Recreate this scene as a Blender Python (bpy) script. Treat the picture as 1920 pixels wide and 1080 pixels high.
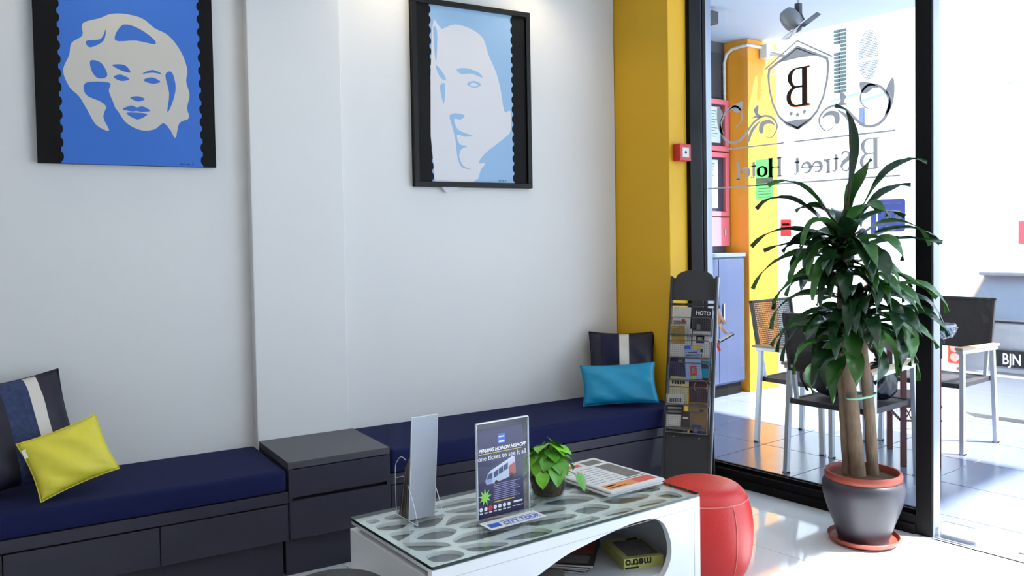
import bpy, bmesh, math, random
from mathutils import Vector, Matrix
random.seed(7)
PI = math.pi
for o in list(bpy.data.objects): bpy.data.objects.remove(o)
scene = bpy.context.scene
COL = scene.collection

# ------------------------------------------------------------------ camera
YG, PITCH, ROLL = math.radians(51.597), math.radians(1.922), math.radians(-1.002)
WR = math.radians(-7.184)                     # the picture wall is turned this much against the shop front
cam_d = bpy.data.cameras.new('camera'); cam = bpy.data.objects.new('camera', cam_d); COL.objects.link(cam)
cam_d.sensor_fit = 'HORIZONTAL'; cam_d.sensor_width = 36.0
cam_d.lens = 1581.4 / 1920 * 36.0
cam_d.shift_y = -40.4 / 1920
cam_d.clip_start = .05; cam_d.clip_end = 200
_F = Vector((math.cos(YG) * math.cos(PITCH), math.sin(YG) * math.cos(PITCH), -math.sin(PITCH)))
_R = Vector((math.sin(YG), -math.cos(YG), 0)); _U = _R.cross(_F)
_r = math.cos(ROLL) * _R + math.sin(ROLL) * _U
_u = -math.sin(ROLL) * _R + math.cos(ROLL) * _U
cam.matrix_world = Matrix(((_r.x, _u.x, -_F.x, 0), (_r.y, _u.y, -_F.y, 0), (_r.z, _u.z, -_F.z, 1.35), (0, 0, 0, 1)))
scene.camera = cam

# ------------------------------------------------------------------ world, sun, exposure
wd = bpy.data.worlds.new('sky'); scene.world = wd; wd.use_nodes = True
bg = wd.node_tree.nodes['Background']; bg.inputs[0].default_value = (.70, .84, 1.0, 1); bg.inputs[1].default_value = 5.0
sun_d = bpy.data.lights.new('sun', 'SUN'); sun_d.energy = 26; sun_d.angle = math.radians(2); sun_d.color = (1, .98, .96)
sun = bpy.data.objects.new('sun', sun_d); COL.objects.link(sun)
sun.rotation_euler = Vector((-.45, .62, -1.25)).to_track_quat('-Z', 'Y').to_euler()
sun.location = (8, -4, 10)
vs = scene.view_settings
vs.view_transform = 'Standard'; vs.look = 'None'; vs.gamma = 1; vs.use_curve_mapping = False
vs.exposure = 0.02

# ------------------------------------------------------------------ helpers
def lin(c):
    def f(v):
        v /= 255.0
        return v / 12.92 if v <= .04045 else ((v + .055) / 1.055) ** 2.4
    return (f(c[0]), f(c[1]), f(c[2]), 1)
MATS = {}
def mat(name, rgb, rough=.5, metal=0., spec=.5, bump=None, coat=0., var=0., trans=0., vscale=6.0, sheen=0.):
    """plain procedural material: base colour with slight noise variation and optional bump (scale, strength, stretch)"""
    if name in MATS: return MATS[name]
    m = bpy.data.materials.new(name); m.use_nodes = True
    nt = m.node_tree; b = nt.nodes['Principled BSDF']
    c = lin(rgb)
    b.inputs['Base Color'].default_value = c
    b.inputs['Roughness'].default_value = rough; b.inputs['Metallic'].default_value = metal
    b.inputs['Specular IOR Level'].default_value = spec
    if coat: b.inputs['Coat Weight'].default_value = coat; b.inputs['Coat Roughness'].default_value = .08
    if trans: b.inputs['Transmission Weight'].default_value = trans
    if sheen: b.inputs['Sheen Weight'].default_value = sheen
    if var or bump:
        tc = nt.nodes.new('ShaderNodeTexCoord')
    if var:
        n = nt.nodes.new('ShaderNodeTexNoise'); n.inputs['Scale'].default_value = vscale; n.inputs['Detail'].default_value = 5
        nt.links.new(tc.outputs['Object'], n.inputs['Vector'])
        mx = nt.nodes.new('ShaderNodeMix'); mx.data_type = 'RGBA'
        mx.inputs[6].default_value = tuple(v * (1 - var) for v in c[:3]) + (1,)
        mx.inputs[7].default_value = tuple(min(1, v * (1 + var)) for v in c[:3]) + (1,)
        nt.links.new(n.outputs['Fac'], mx.inputs[0]); nt.links.new(mx.outputs[2], b.inputs['Base Color'])
    if bump:
        s, st, sx = bump
        mp = nt.nodes.new('ShaderNodeMapping'); mp.inputs['Scale'].default_value = sx
        nt.links.new(tc.outputs['Object'], mp.inputs[0])
        n2 = nt.nodes.new('ShaderNodeTexNoise'); n2.inputs['Scale'].default_value = s; n2.inputs['Detail'].default_value = 3
        nt.links.new(mp.outputs[0], n2.inputs['Vector'])
        bp = nt.nodes.new('ShaderNodeBump'); bp.inputs['Strength'].default_value = st; bp.inputs['Distance'].default_value = .01
        nt.links.new(n2.outputs['Fac'], bp.inputs['Height']); nt.links.new(bp.outputs[0], b.inputs['Normal'])
    MATS[name] = m
    return m
def clear(name, tint=(1, 1, 1), rough=0.0, ior=1.45, body=0.0, bodycol=(200, 205, 210)):
    """thin clear sheet: light passes straight, the surface reflects by Fresnel; body adds a faint haze of its own colour"""
    if name in MATS: return MATS[name]
    m = bpy.data.materials.new(name); m.use_nodes = True
    nt = m.node_tree; nt.nodes.clear()
    out = nt.nodes.new('ShaderNodeOutputMaterial'); tr = nt.nodes.new('ShaderNodeBsdfTransparent'); tr.inputs[0].default_value = tint + (1,)
    gl = nt.nodes.new('ShaderNodeBsdfGlossy'); gl.inputs['Roughness'].default_value = rough
    fr = nt.nodes.new('ShaderNodeFresnel'); fr.inputs[0].default_value = ior
    ge = nt.nodes.new('ShaderNodeNewGeometry')
    inv = nt.nodes.new('ShaderNodeMath'); inv.operation = 'SUBTRACT'; inv.inputs[0].default_value = 1
    nt.links.new(ge.outputs['Backfacing'], inv.inputs[1])
    mu = nt.nodes.new('ShaderNodeMath'); mu.operation = 'MULTIPLY'
    nt.links.new(fr.outputs[0], mu.inputs[0]); nt.links.new(inv.outputs[0], mu.inputs[1])
    mx = nt.nodes.new('ShaderNodeMixShader'); nt.links.new(mu.outputs[0], mx.inputs[0])
    src = tr.outputs[0]
    if body:
        df = nt.nodes.new('ShaderNodeBsdfDiffuse'); df.inputs[0].default_value = lin(bodycol)
        m2 = nt.nodes.new('ShaderNodeMixShader'); m2.inputs[0].default_value = body
        nt.links.new(tr.outputs[0], m2.inputs[1]); nt.links.new(df.outputs[0], m2.inputs[2]); src = m2.outputs[0]
    nt.links.new(src, mx.inputs[1]); nt.links.new(gl.outputs[0], mx.inputs[2])
    nt.links.new(mx.outputs[0], out.inputs[0])
    MATS[name] = m
    return m

def film(name, rgb, back=.16):
    """translucent vinyl film stuck on glass: matt front, some daylight glows through"""
    if name in MATS: return MATS[name]
    m = bpy.data.materials.new(name); m.use_nodes = True; nt = m.node_tree; nt.nodes.clear()
    out = nt.nodes.new('ShaderNodeOutputMaterial'); d = nt.nodes.new('ShaderNodeBsdfDiffuse'); t = nt.nodes.new('ShaderNodeBsdfTranslucent'); a = nt.nodes.new('ShaderNodeAddShader')
    c = lin(rgb); d.inputs[0].default_value = tuple(.6 * v for v in c[:3]) + (1,); t.inputs[0].default_value = tuple(back * v for v in c[:3]) + (1,)
    nt.links.new(d.outputs[0], a.inputs[0]); nt.links.new(t.outputs[0], a.inputs[1]); nt.links.new(a.outputs[0], out.inputs[0])
    MATS[name] = m
    return m

class MB:
    def __init__(s): s.v = []; s.f = []; s.mi = []
    def add(s, vs, fs, mi=0, M=None):
        b = len(s.v)
        s.v += [tuple(M @ Vector(p)) if M else tuple(p) for p in vs]
        s.f += [tuple(i + b for i in f) for f in fs]; s.mi += [mi] * len(fs)
        return s
    def box(s, x0, x1, y0, y1, z0, z1, mi=0, M=None):
        vs = [(x, y, z) for z in (z0, z1) for y in (y0, y1) for x in (x0, x1)]
        return s.add(vs, [(0, 2, 3, 1), (4, 5, 7, 6), (0, 1, 5, 4), (2, 6, 7, 3), (0, 4, 6, 2), (1, 3, 7, 5)], mi, M)
    def bar(s, a, b, w, d=None, mi=0, up=(0, 0, 1)):
        """square bar from a to b"""
        a = Vector(a); b = Vector(b); d = d or w
        z = (b - a).normalized(); up = Vector(up)
        if abs(z.dot(up)) > .98: up = Vector((1, 0, 0))
        x = up.cross(z).normalized(); y = z.cross(x)
        vs = [tuple(p + x * sx * w / 2 + y * sy * d / 2) for p in (a, b) for sx, sy in ((-1, -1), (1, -1), (1, 1), (-1, 1))]
        return s.add(vs, [(3, 2, 1, 0), (4, 5, 6, 7), (0, 1, 5, 4), (1, 2, 6, 5), (2, 3, 7, 6), (3, 0, 4, 7)], mi)
    def tube(s, pts, r, n=8, mi=0, caps=True, flat=1.0):
        pts = [Vector(p) for p in pts]; k = len(pts)
        rs = r if isinstance(r, (list, tuple)) else [r] * k
        vs = []; nrm = None
        for i, p in enumerate(pts):
            t = (pts[min(i + 1, k - 1)] - pts[max(i - 1, 0)]).normalized()
            if nrm is None:
                nrm = t.orthogonal().normalized()
            else:
                nrm = (nrm - t * nrm.dot(t)).normalized()
            bn = t.cross(nrm)
            for j in range(n):
                a = 2 * PI * j / n
                vs.append(tuple(p + (nrm * math.cos(a) + bn * math.sin(a) * flat) * rs[i]))
        fs = [(i * n + j, i * n + (j + 1) % n, (i + 1) * n + (j + 1) % n, (i + 1) * n + j) for i in range(k - 1) for j in range(n)]
        if caps: fs += [tuple(range(n - 1, -1, -1)), tuple((k - 1) * n + j for j in range(n))]
        return s.add(vs, fs, mi)
    def lathe(s, prof, n=32, mi=0, M=None, cx=0, cy=0):
        vs = [(cx + r * math.cos(2 * PI * j / n), cy + r * math.sin(2 * PI * j / n), z) for r, z in prof for j in range(n)]
        fs = [(i * n + j, i * n + (j + 1) % n, (i + 1) * n + (j + 1) % n, (i + 1) * n + j) for i in range(len(prof) - 1) for j in range(n)]
        if prof[0][0] > 1e-5: fs.append(tuple(range(n - 1, -1, -1)))
        if prof[-1][0] > 1e-5: fs.append(tuple((len(prof) - 1) * n + j for j in range(n)))
        return s.add(vs, fs, mi, M)
    def prism(s, poly, z0, z1, mi=0, M=None, side=None):
        n = len(poly)
        vs = [(x, y, z0) for x, y in poly] + [(x, y, z1) for x, y in poly]
        s.add(vs, [tuple(range(n - 1, -1, -1)), tuple(range(n, 2 * n))], mi, M)
        b = len(s.v) - 2 * n
        for i in range(n):
            s.f.append((b + i, b + (i + 1) % n, b + n + (i + 1) % n, b + n + i)); s.mi.append(mi if side is None else side)
        return s
    def ribbon(s, pts, w, t=.0006, mi=0, M=None):
        """flat stroke in the xy plane; w a width or a list of widths"""
        pts = [Vector((p[0], p[1], 0)) for p in pts]; k = len(pts)
        ws = w if isinstance(w, (list, tuple)) else [w] * k
        L, Rr = [], []
        for i, p in enumerate(pts):
            d = (pts[min(i + 1, k - 1)] - pts[max(i - 1, 0)]).normalized()
            nn = Vector((-d.y, d.x, 0)) * ws[i] / 2
            L.append(p + nn); Rr.append(p - nn)
        for i in range(k - 1):
            q = [Rr[i], Rr[i + 1], L[i + 1], L[i]]
            vs = [(p.x, p.y, 0) for p in q] + [(p.x, p.y, t) for p in q]
            fs = [(3, 2, 1, 0), (4, 5, 6, 7), (0, 1, 5, 4), (2, 3, 7, 6)]
            if i == 0: fs.append((3, 0, 4, 7))
            if i == k - 2: fs.append((1, 2, 6, 5))
            s.add(vs, fs, mi, M)
        return s
    def build(s, name, mats, parent=None, smooth=False, bevel=0, seg=2, ang=35):
        me = bpy.data.meshes.new(name); me.from_pydata(s.v, [], s.f)
        if not isinstance(mats, (list, tuple)): mats = [mats]
        for m in mats: me.materials.append(m)
        me.polygons.foreach_set('material_index', s.mi)
        if smooth:
            me.polygons.foreach_set('use_smooth', [True] * len(me.polygons)); me.set_sharp_from_angle(angle=math.radians(ang))
        me.update()
        return link(name, me, parent, bevel, seg)
def link(name, me, parent=None, bevel=0, seg=2):
    o = bpy.data.objects.new(name, me); COL.objects.link(o)
    if parent is not None: o.parent = parent
    if bevel:
        b = o.modifiers.new('bevel', 'BEVEL'); b.width = bevel; b.segments = seg; b.limit_method = 'ANGLE'; b.angle_limit = math.radians(40)
    return o
def tag(o, label=None, cat=None, group=None, kind=None):
    if label: o['label'] = label
    if cat: o['category'] = cat
    if group: o['group'] = group
    if kind: o['kind'] = kind
    return o
def thing(name, label, cat, loc=(0, 0, 0), rz=0, group=None):
    o = bpy.data.objects.new(name, None); COL.objects.link(o); o.empty_display_size = .05
    o.location = loc; o.rotation_euler = (0, 0, rz)
    return tag(o, label, cat, group)
def struct(name, parent=None):
    o = bpy.data.objects.new(name, None); COL.objects.link(o); o.empty_display_size = .05
    o['kind'] = 'structure'
    return o
def dup(root, loc, rz, label=None):
    r = root.copy(); COL.objects.link(r); r.location = loc; r.rotation_euler = (0, 0, rz)
    if label: r['label'] = label
    for ch in list(root.children):
        c = ch.copy(); COL.objects.link(c); c.parent = r
        for g in list(ch.children):
            d = g.copy(); COL.objects.link(d); d.parent = c
    return r
def W(x, y, z=0):
    """point in the picture wall's frame -> world"""
    c, s = math.cos(WR), math.sin(WR)
    return Vector((c * x - s * y, s * x + c * y, z))
def W2(x, y): p = W(x, y); return (p.x, p.y)
def frame(o, x, y):
    """matrix with origin o, x and y axes given, z = x cross y"""
    x = Vector(x).normalized(); y = Vector(y); y = (y - x * y.dot(x)).normalized(); z = x.cross(y); o = Vector(o)
    return Matrix(((x.x, y.x, z.x, o.x), (x.y, y.y, z.y, o.y), (x.z, y.z, z.z, o.z), (0, 0, 0, 1)))
def smoothc(pts, n=6, closed=True):
    """Catmull-Rom through the points"""
    k = len(pts); out = []
    rng = range(k) if closed else range(k - 1)
    for i in rng:
        def P(j): return pts[j % k] if closed else pts[max(0, min(k - 1, j))]
        p0, p1, p2, p3 = P(i - 1), P(i), P(i + 1), P(i + 2)
        for q in range(n):
            t = q / n
            out.append(tuple(.5 * (2 * b + (c - a) * t + (2 * a - 5 * b + 4 * c - d) * t * t + (3 * b - a - 3 * c + d) * t ** 3)
                             for a, b, c, d in zip(p0, p1, p2, p3)))
    if not closed: out.append(tuple(pts[-1]))
    return out
def flat_mesh(splines, t):
    """2D filled shape (inner splines are holes), thickness t, lying in z 0..t"""
    cu = bpy.data.curves.new('tmp', 'CURVE'); cu.dimensions = '2D'; cu.fill_mode = 'BOTH'; cu.extrude = t / 2
    for sp in splines:
        s = cu.splines.new('POLY'); s.points.add(len(sp) - 1); s.use_cyclic_u = True
        for p, q in zip(s.points, sp): p.co = (q[0], q[1], 0, 1)
    return conv(cu, t / 2)
def conv(cu, dz):
    o = bpy.data.objects.new('tmp', cu); COL.objects.link(o)
    dg = bpy.context.evaluated_depsgraph_get(); dg.update()
    me = bpy.data.meshes.new_from_object(o.evaluated_get(dg))
    bpy.data.objects.remove(o); bpy.data.curves.remove(cu)
    me.transform(Matrix.Translation((0, 0, dz)))
    return me
def flat(name, splines, m, parent, M=None, t=.0008):
    me = flat_mesh(splines, t)
    if M is not None: me.transform(M)
    me.materials.clear(); me.materials.append(m)
    return link(name, me, parent)
def text(name, s, size, m, parent, M, t=.0006, shear=0, align='LEFT', bold=0, sx=1.0, space=1.0):
    cu = bpy.data.curves.new('tmp', 'FONT'); cu.body = s; cu.size = size; cu.extrude = t / 2; cu.shear = shear
    cu.align_x = align; cu.offset = bold; cu.space_character = space; cu.resolution_u = 3
    me = conv(cu, t / 2)
    if sx != 1: me.transform(Matrix.Diagonal((sx, 1, 1, 1)))
    me.transform(M); me.materials.clear(); me.materials.append(m)
    return link(name, me, parent)
def arc(cx, cy, r, a0, a1, n=12):
    return [(cx + r * math.cos(math.radians(a0 + (a1 - a0) * i / n)), cy + r * math.sin(math.radians(a0 + (a1 - a0) * i / n))) for i in range(n + 1)]

# shared materials
M_white = mat('white_wall_paint', (226, 226, 226), .7, bump=(60, .03, (1, 1, 1)), var=.012, vscale=1.2)
M_yellow = mat('yellow_wall_paint', (228, 176, 22), .6, bump=(60, .03, (1, 1, 1)), var=.02, vscale=2)
M_char = mat('charcoal_laminate', (50, 50, 63), .38, var=.03, spec=.4)
M_gap = mat('dark_gap', (18, 18, 20), .8)
M_black = mat('black_paint', (7, 7, 8), .6, spec=.2)
M_blackal = mat('black_aluminium', (9, 9, 12), .6, spec=.2)
M_alu = mat('aluminium', (196, 200, 206), .3, metal=.85)
M_alupaint = mat('silver_painted_frame', (190, 196, 204), .35, metal=.3)
M_chrome = mat('chrome', (210, 212, 216), .12, metal=1)
M_glass = clear('window_glass', (.96, .98, .985))
M_acry = clear('clear_acrylic', (.98, .985, .99), ior=1.3)
M_edge = mat('bright_acrylic_edge', (226, 234, 242), .25)
M_gloss = mat('white_gloss_lacquer', (236, 238, 242), .18, coat=.5)
M_navy = mat('navy_fabric', (18, 26, 70), .85, bump=(350, .15, (1, 1, 1)), spec=.25)
M_red = mat('red_leather', (206, 44, 42), .38, bump=(120, .12, (1, 1, 1)))
M_paper = mat('white_paper', (228, 228, 226), .8)
M_ink = mat('black_ink', (20, 20, 22), .7)
M_tile = mat('polished_white_porcelain', (226, 230, 234), .06, var=.025, vscale=1.5, spec=.6)
M_grout = mat('grey_grout', (150, 150, 152), .8)
M_otile = mat('slate_blue_porch_tile', (104, 112, 134), .22, var=.06, vscale=3)
M_ogrout = mat('pale_grout', (196, 200, 206), .8)

# ================================================================== THE ROOM
CEIL = 2.85
# floor: a grouted bed with polished tiles laid on it
fl = struct('floor')
mb = MB(); mb.box(-2.6, 3.84, -2.6, 4.3, -.12, -.004); mb.build('floor_bed', M_grout, fl)
TP = .733; G = .0016
tile_me = None
def inside(x, y):                                     # in front of the picture wall
    return -math.sin(WR) * x + math.cos(WR) * y
k = 0
for i in range(-8, 1):
    for j in range(-6, 4):
        x0, y0 = 3.06 + i * TP, 1.70 + j * TP
        x1, y1 = min(x0 + TP, 3.80), y0 + TP
        if inside((x0 + x1) / 2, (y0 + y1) / 2) > 3.75 or x0 < -2.5 or y0 < -2.5: continue
        mb = MB(); mb.box(x0 + G, x1 - G, y0 + G, y1 - G, -.010, 0)
        mb.build('tile', M_tile, fl, bevel=.0008, seg=1)
# picture wall, pier, yellow end column
wl = MB()
wl.prism([W2(-3.2, 3.80), W2(2.998, 3.80), W2(2.998, 4.0), W2(-3.2, 4.0)], 0, CEIL)
tag(wl.build('wall_left', M_white), 'white painted wall with two framed portraits', kind='structure')
wp = MB(); wp.prism([W2(.944, 3.745), W2(1.366, 3.745), W2(1.366, 3.801), W2(.944, 3.801)], 0, CEIL)
tag(wp.build('wall_pier', M_white, bevel=.004), kind='structure')
wy = MB(); wy.prism([(3.455, 3.0), (3.60, 3.0), (3.60, 3.03), (3.80, 3.03), (3.80, 3.75), (3.455, 3.75)], -.01, CEIL)
tag(wy.build('wall_end', M_yellow, bevel=.003), 'yellow painted column at the shop front', kind='structure')
wr_ = MB(); wr_.box(-2.7, -2.5, -2.6, 4.3, 0, CEIL); tag(wr_.build('wall_side', M_white), kind='structure')
wr_ = MB(); wr_.box(-2.7, 3.85, -2.7, -2.5, 0, CEIL); tag(wr_.build('wall_rear', M_white), kind='structure')
cl = MB(); cl.box(-2.7, 3.85, -2.7, 4.4, CEIL, CEIL + .12); tag(cl.build('ceiling', mat('ceiling_white', (235, 235, 233), .8)), kind='structure')

# ceiling downlights (recessed fittings; those by the wall wash it warm, the rest are added fill)
M_lamp = bpy.data.materials.new('warm_lamp'); M_lamp.use_nodes = True
_b = M_lamp.node_tree.nodes['Principled BSDF']; _b.inputs['Emission Color'].default_value = (1, .82, .55, 1); _b.inputs['Emission Strength'].default_value = 12
def downlight(x, y, watts, label, size=150, col=(1, .80, .52), blend=.8):
    t = thing('ceiling_downlight', label, 'ceiling light', (x, y, CEIL), 0, 'recessed ceiling downlights')
    m = MB(); m.lathe([(.045, -.004), (.06, -.008), (.066, 0)], 24); m.build('trim_ring', M_gloss, t, smooth=True)
    m = MB(); m.lathe([(.045, -.003), (.045, -.001)], 24); m.build('lens', M_lamp, t)
    d = bpy.data.lights.new('lamp', 'SPOT'); d.energy = watts; d.color = col; d.spot_size = math.radians(size); d.spot_blend = blend; d.shadow_soft_size = .045
    o = bpy.data.objects.new('lamp', d); COL.objects.link(o); o.parent = t; o.location = (0, 0, -.02)
for x in (.45, 1.62, 2.42):
    p = W(x, 3.58); downlight(p.x, p.y, 9, 'recessed warm downlight close to the picture wall', 120)
for x in (-1.4, .3, 2.0):  # unseen grid of lamps added to give the lobby ambient light
    for y in (-1.2, .9):
        downlight(x, y, 20, 'recessed warm downlight over the lobby floor', 165, (1, .90, .76))

# ------------------------------------------------------------------ shop front
wn = struct('window_1'); wn['label'] = 'black framed shop window with grey hotel lettering'
m = MB(); m.box(3.60, 3.695, 2.975, 3.03, 0, CEIL, 0); m.box(3.695, 3.715, 2.985, 3.03, 0, CEIL, 1); m.box(3.715, 3.742, 2.980, 3.03, 0, CEIL, 0); m.box(3.742, 3.80, 2.990, 3.03, 0, CEIL, 2)
M_gal = mat('grey_aluminium', (64, 68, 84), .45)
M_lal = mat('pale_grey_aluminium', (150, 156, 172), .3, metal=.4)
m.build('jamb', [M_blackal, M_gal, M_lal], wn)
m = MB(); m.box(3.705, 3.80, 1.81, 2.975, 0, .082); m.box(3.695, 3.705, 1.81, 2.975, 0, .045); m.build('sill', M_blackal, wn, bevel=.002)
m = MB(); m.box(3.735, 3.748, 1.81, 2.98, .082, .10); m.box(3.764, 3.777, 1.81, 2.98, .082, .10); m.build('glazing_bead', M_black, wn)
m = MB(); m.box(3.705, 3.775, 1.738, 1.81, 0, CEIL); m.build('post', M_blackal, wn, bevel=.003)
m = MB(); m.box(3.713, 3.772, 1.733, 1.738, 0, CEIL); m.build('door_stop_strip', M_lal, wn, bevel=.001)  # thin sheet on the post's side; its lit, paler tone is put in as colour
m = MB(); m.box(3.705, 3.80, 1.81, 2.98, 2.77, CEIL); m.build('header', M_blackal, wn)
m = MB(); m.box(3.753, 3.761, 1.81, 2.98, .082, 2.77); pane = m.build('pane', M_glass, wn)
# etched film on the pane; local x = world y, local y = world z
MG = frame((3.7515, 0, 0), (0, 1, 0), (0, 0, 1))
M_film = film('grey_etched_film', (176, 176, 178), .85)
M_dkfilm = film('dark_brown_film', (84, 74, 68), .2)
M_gold = film('orange_film', (232, 150, 62), .8)
def mir(P): return [(2 * 2.420 - a, b) for a, b in P]
shield = [(2.420, 2.283), (2.252, 2.196), (2.246, 2.16), (2.252, 2.09), (2.272, 2.01), (2.308, 1.94), (2.358, 1.893), (2.420, 1.864)]
full = shield + mir(shield[1:-1])[::-1]
def inset(P, c, k): return [(c[0] + (a - c[0]) * k, c[1] + (b - c[1]) * k) for a, b in P]
flat('emblem_shield', [full, inset(full, (2.42, 2.07), .925)], M_film, pane, MG)
m = MB(); m.ribbon([(2.230, 2.194), (2.420, 2.306), (2.610, 2.194)], .009, M=MG); m.build('emblem_roof_line', M_film, pane)
flat('emblem_peak', [[(2.420, 2.272), (2.315, 2.216), (2.420, 2.220), (2.525, 2.216)]], M_film, pane, MG)
flat('emblem_tip', [[(2.346, 1.912), (2.420, 1.918), (2.494, 1.912), (2.420, 1.868)]], M_film, pane, MG)
for a, b in ((2.457, 1.950), (2.420, 1.940), (2.383, 1.950)):
    flat('emblem_star', [[(a + (.014 if q % 2 == 0 else .008) * math.sin(q * PI / 5), b + (.014 if q % 2 == 0 else .008) * math.cos(q * PI / 5)) for q in range(10)]], M_film, pane, MG)
# serif capital B (reads from the street)
def serif_B(x, y, h):
    """outline with two counters; x left edge of the stem, y baseline"""
    s = h
    o = [(0, 0), (.40, 0)] + [(.40 + .28 * math.sin(t), .265 - .265 * math.cos(t)) for t in [PI * q / 12 for q in range(1, 11)]] \
        + [(.52, .52)] + [(.40 + .24 * math.sin(t), .76 - .24 * math.cos(t)) for t in [PI * q / 12 for q in range(3, 13)]] + [(0, 1), (0, .965), (.08, .95), (.08, .05), (0, .035)]
    c1 = [(.22, .045), (.38, .045)] + [(.38 + .17 * math.sin(t), .265 - .22 * math.cos(t)) for t in [PI * q / 10 for q in range(1, 10)]] + [(.38, .485), (.22, .485)]
    c2 = [(.22, .53), (.37, .53)] + [(.37 + .145 * math.sin(t), .745 - .215 * math.cos(t)) for t in [PI * q / 10 for q in range(1, 10)]] + [(.37, .96), (.22, .96)]
    return [[(x + a * s, y + b * s) for a, b in q] for q in (o, c1, c2)]
flat('emblem_letter_edge', serif_B(2.349, 1.977, .197), M_gold, pane, MG @ Matrix.Translation((0, 0, .0006)))
flat('emblem_letter', serif_B(2.353, 1.981, .192), M_dkfilm, pane, MG)
# scrolls, the same to both sides of the shield
ring = [[2.792, 1.921], [2.767, 1.938], [2.751, 1.972], [2.763, 2.011], [2.8, 2.032], [2.854, 2.01], [2.889, 1.952], [2.881, 1.889], [2.837, 1.845], [2.775, 1.844], [2.725, 1.883], [2.677, 1.933], [2.618, 1.958], [2.566, 1.942], [2.538, 1.902], [2.55, 1.864], [2.578, 1.842], [2.613, 1.856]]
leaves = [[[2.841, 2.011], [2.803, 2.039], [2.748, 2.05], [2.758, 2.003], [2.785, 1.996], [2.816, 2.014]],
          [[2.908, 2.050], [2.873, 1.992], [2.893, 1.953], [2.868, 1.883], [2.9, 1.912], [2.914, 1.976]],
          [[2.652, 2.022], [2.679, 1.996], [2.668, 1.968], [2.695, 1.955], [2.63, 1.957], [2.651, 1.976], [2.647, 2.004]],
          [[2.648, 1.894], [2.636, 1.928], [2.583, 1.936], [2.549, 1.903], [2.584, 1.915], [2.615, 1.908], [2.623, 1.872], [2.64, 1.871]],
          [[2.72, 1.837], [2.695, 1.9], [2.63, 1.94], [2.68, 1.888], [2.708, 1.832]]]
rs = smoothc(ring, 4, False); nr = len(rs)
wr2 = [.004 + .010 * math.sin(PI * min(1, q / nr * 1.02)) for q in range(nr)]
for sgn in (0, 1):
    f_ = mir if sgn else (lambda P: [tuple(p) for p in P])
    m = MB(); m.ribbon(f_(rs), wr2, M=MG); m.build('scroll_stem', M_film, pane)
    for L in leaves: flat('scroll_leaf', [smoothc(f_(L), 3)], M_film, pane, MG)
for z, a0, a1, a2, a3 in ((1.808, 2.84, 2.50, 2.44, 1.92), (1.603, 2.98, 2.50, 2.50, 1.90)):
    m = MB(); m.ribbon([(a0, z), (a1, z)], .008, M=MG); m.ribbon([(a2, z), (a3, z)], .008, M=MG); m.build('rule_line', M_film, pane)
# lettering "B Street Hotel", serif strokes in units of cap height: (points, widths)
def glyph(ch):
    T, t = .17, .06
    if ch == 'S': return [(smoothc([(.50, .80), (.40, .95), (.22, .95), (.10, .80), (.16, .62), (.38, .46), (.50, .28), (.42, .08), (.22, .03), (.08, .20)], 4, False), [t, .08, t, .10, T, T, .12, t, t, .08])], .62
    if ch == 'H': return [([(.17, 0), (.17, 1)], T), ([(.70, 0), (.70, 1)], T), ([(.17, .5), (.70, .5)], t)] + [([(c - .15, z), (c + .15, z)], .05) for c in (.17, .70) for z in (.025, .975)], .92
    if ch == 't': return [([(.18, .88), (.18, .12)], .14), ([(.18, .12), (.25, .04), (.38, .10)], .06), ([(.03, .66), (.36, .66)], .06)], .44
    if ch == 'r': return [([(.16, 0), (.16, .68)], .14), ([(.04, .02), (.30, .02)], .05), ([(.03, .66), (.16, .66)], .05), ([(.20, .5), (.30, .64), (.42, .60)], [.05, .09, .14])], .50
    if ch == 'e': return [(arc(.28, .34, .25, 0, 300, 14), [.06, .06, .08, .09, .10, .12, .14, .15, .15, .14, .12, .10, .08, .06, .04]), ([(.08, .36), (.53, .36)], .05)], .60
    if ch == 'o': return [(arc(.30, .34, .25, 0, 360, 20), [.15 if abs(math.cos(2 * PI * q / 20)) > .6 else .07 for q in range(21)])], .64
    if ch == 'l': return [([(.14, 0), (.14, 1.02)], .14), ([(.01, .02), (.27, .02)], .05), ([(.02, 1.0), (.14, 1.0)], .05)], .32
    return [], .38
def serif_word(s, x, y, h):
    for ch in s:
        st, adv = glyph(ch)
        if st:
            m = MB()
            for P, w_ in st:
                if isinstance(w_, (list, tuple)) and len(w_) != len(P):
                    w_ = [w_[min(len(w_) - 1, int(q / max(1, len(P) - 1) * (len(w_) - 1) + .5))] for q in range(len(P))]
                ww = [q * h * 1.25 for q in w_] if isinstance(w_, (list, tuple)) else w_ * h * 1.25
                m.ribbon([(x + a * h, y + b * h) for a, b in P], ww, M=MG)
            m.build('lettering', M_film, pane)
        x += adv * h
    return x
flat('lettering', serif_B(1.995, 1.640, .145), M_film, pane, MG)
serif_word('Street', 2.135, 1.640, .098)
serif_word('Hotel', 2.510, 1.640, .098)
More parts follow.
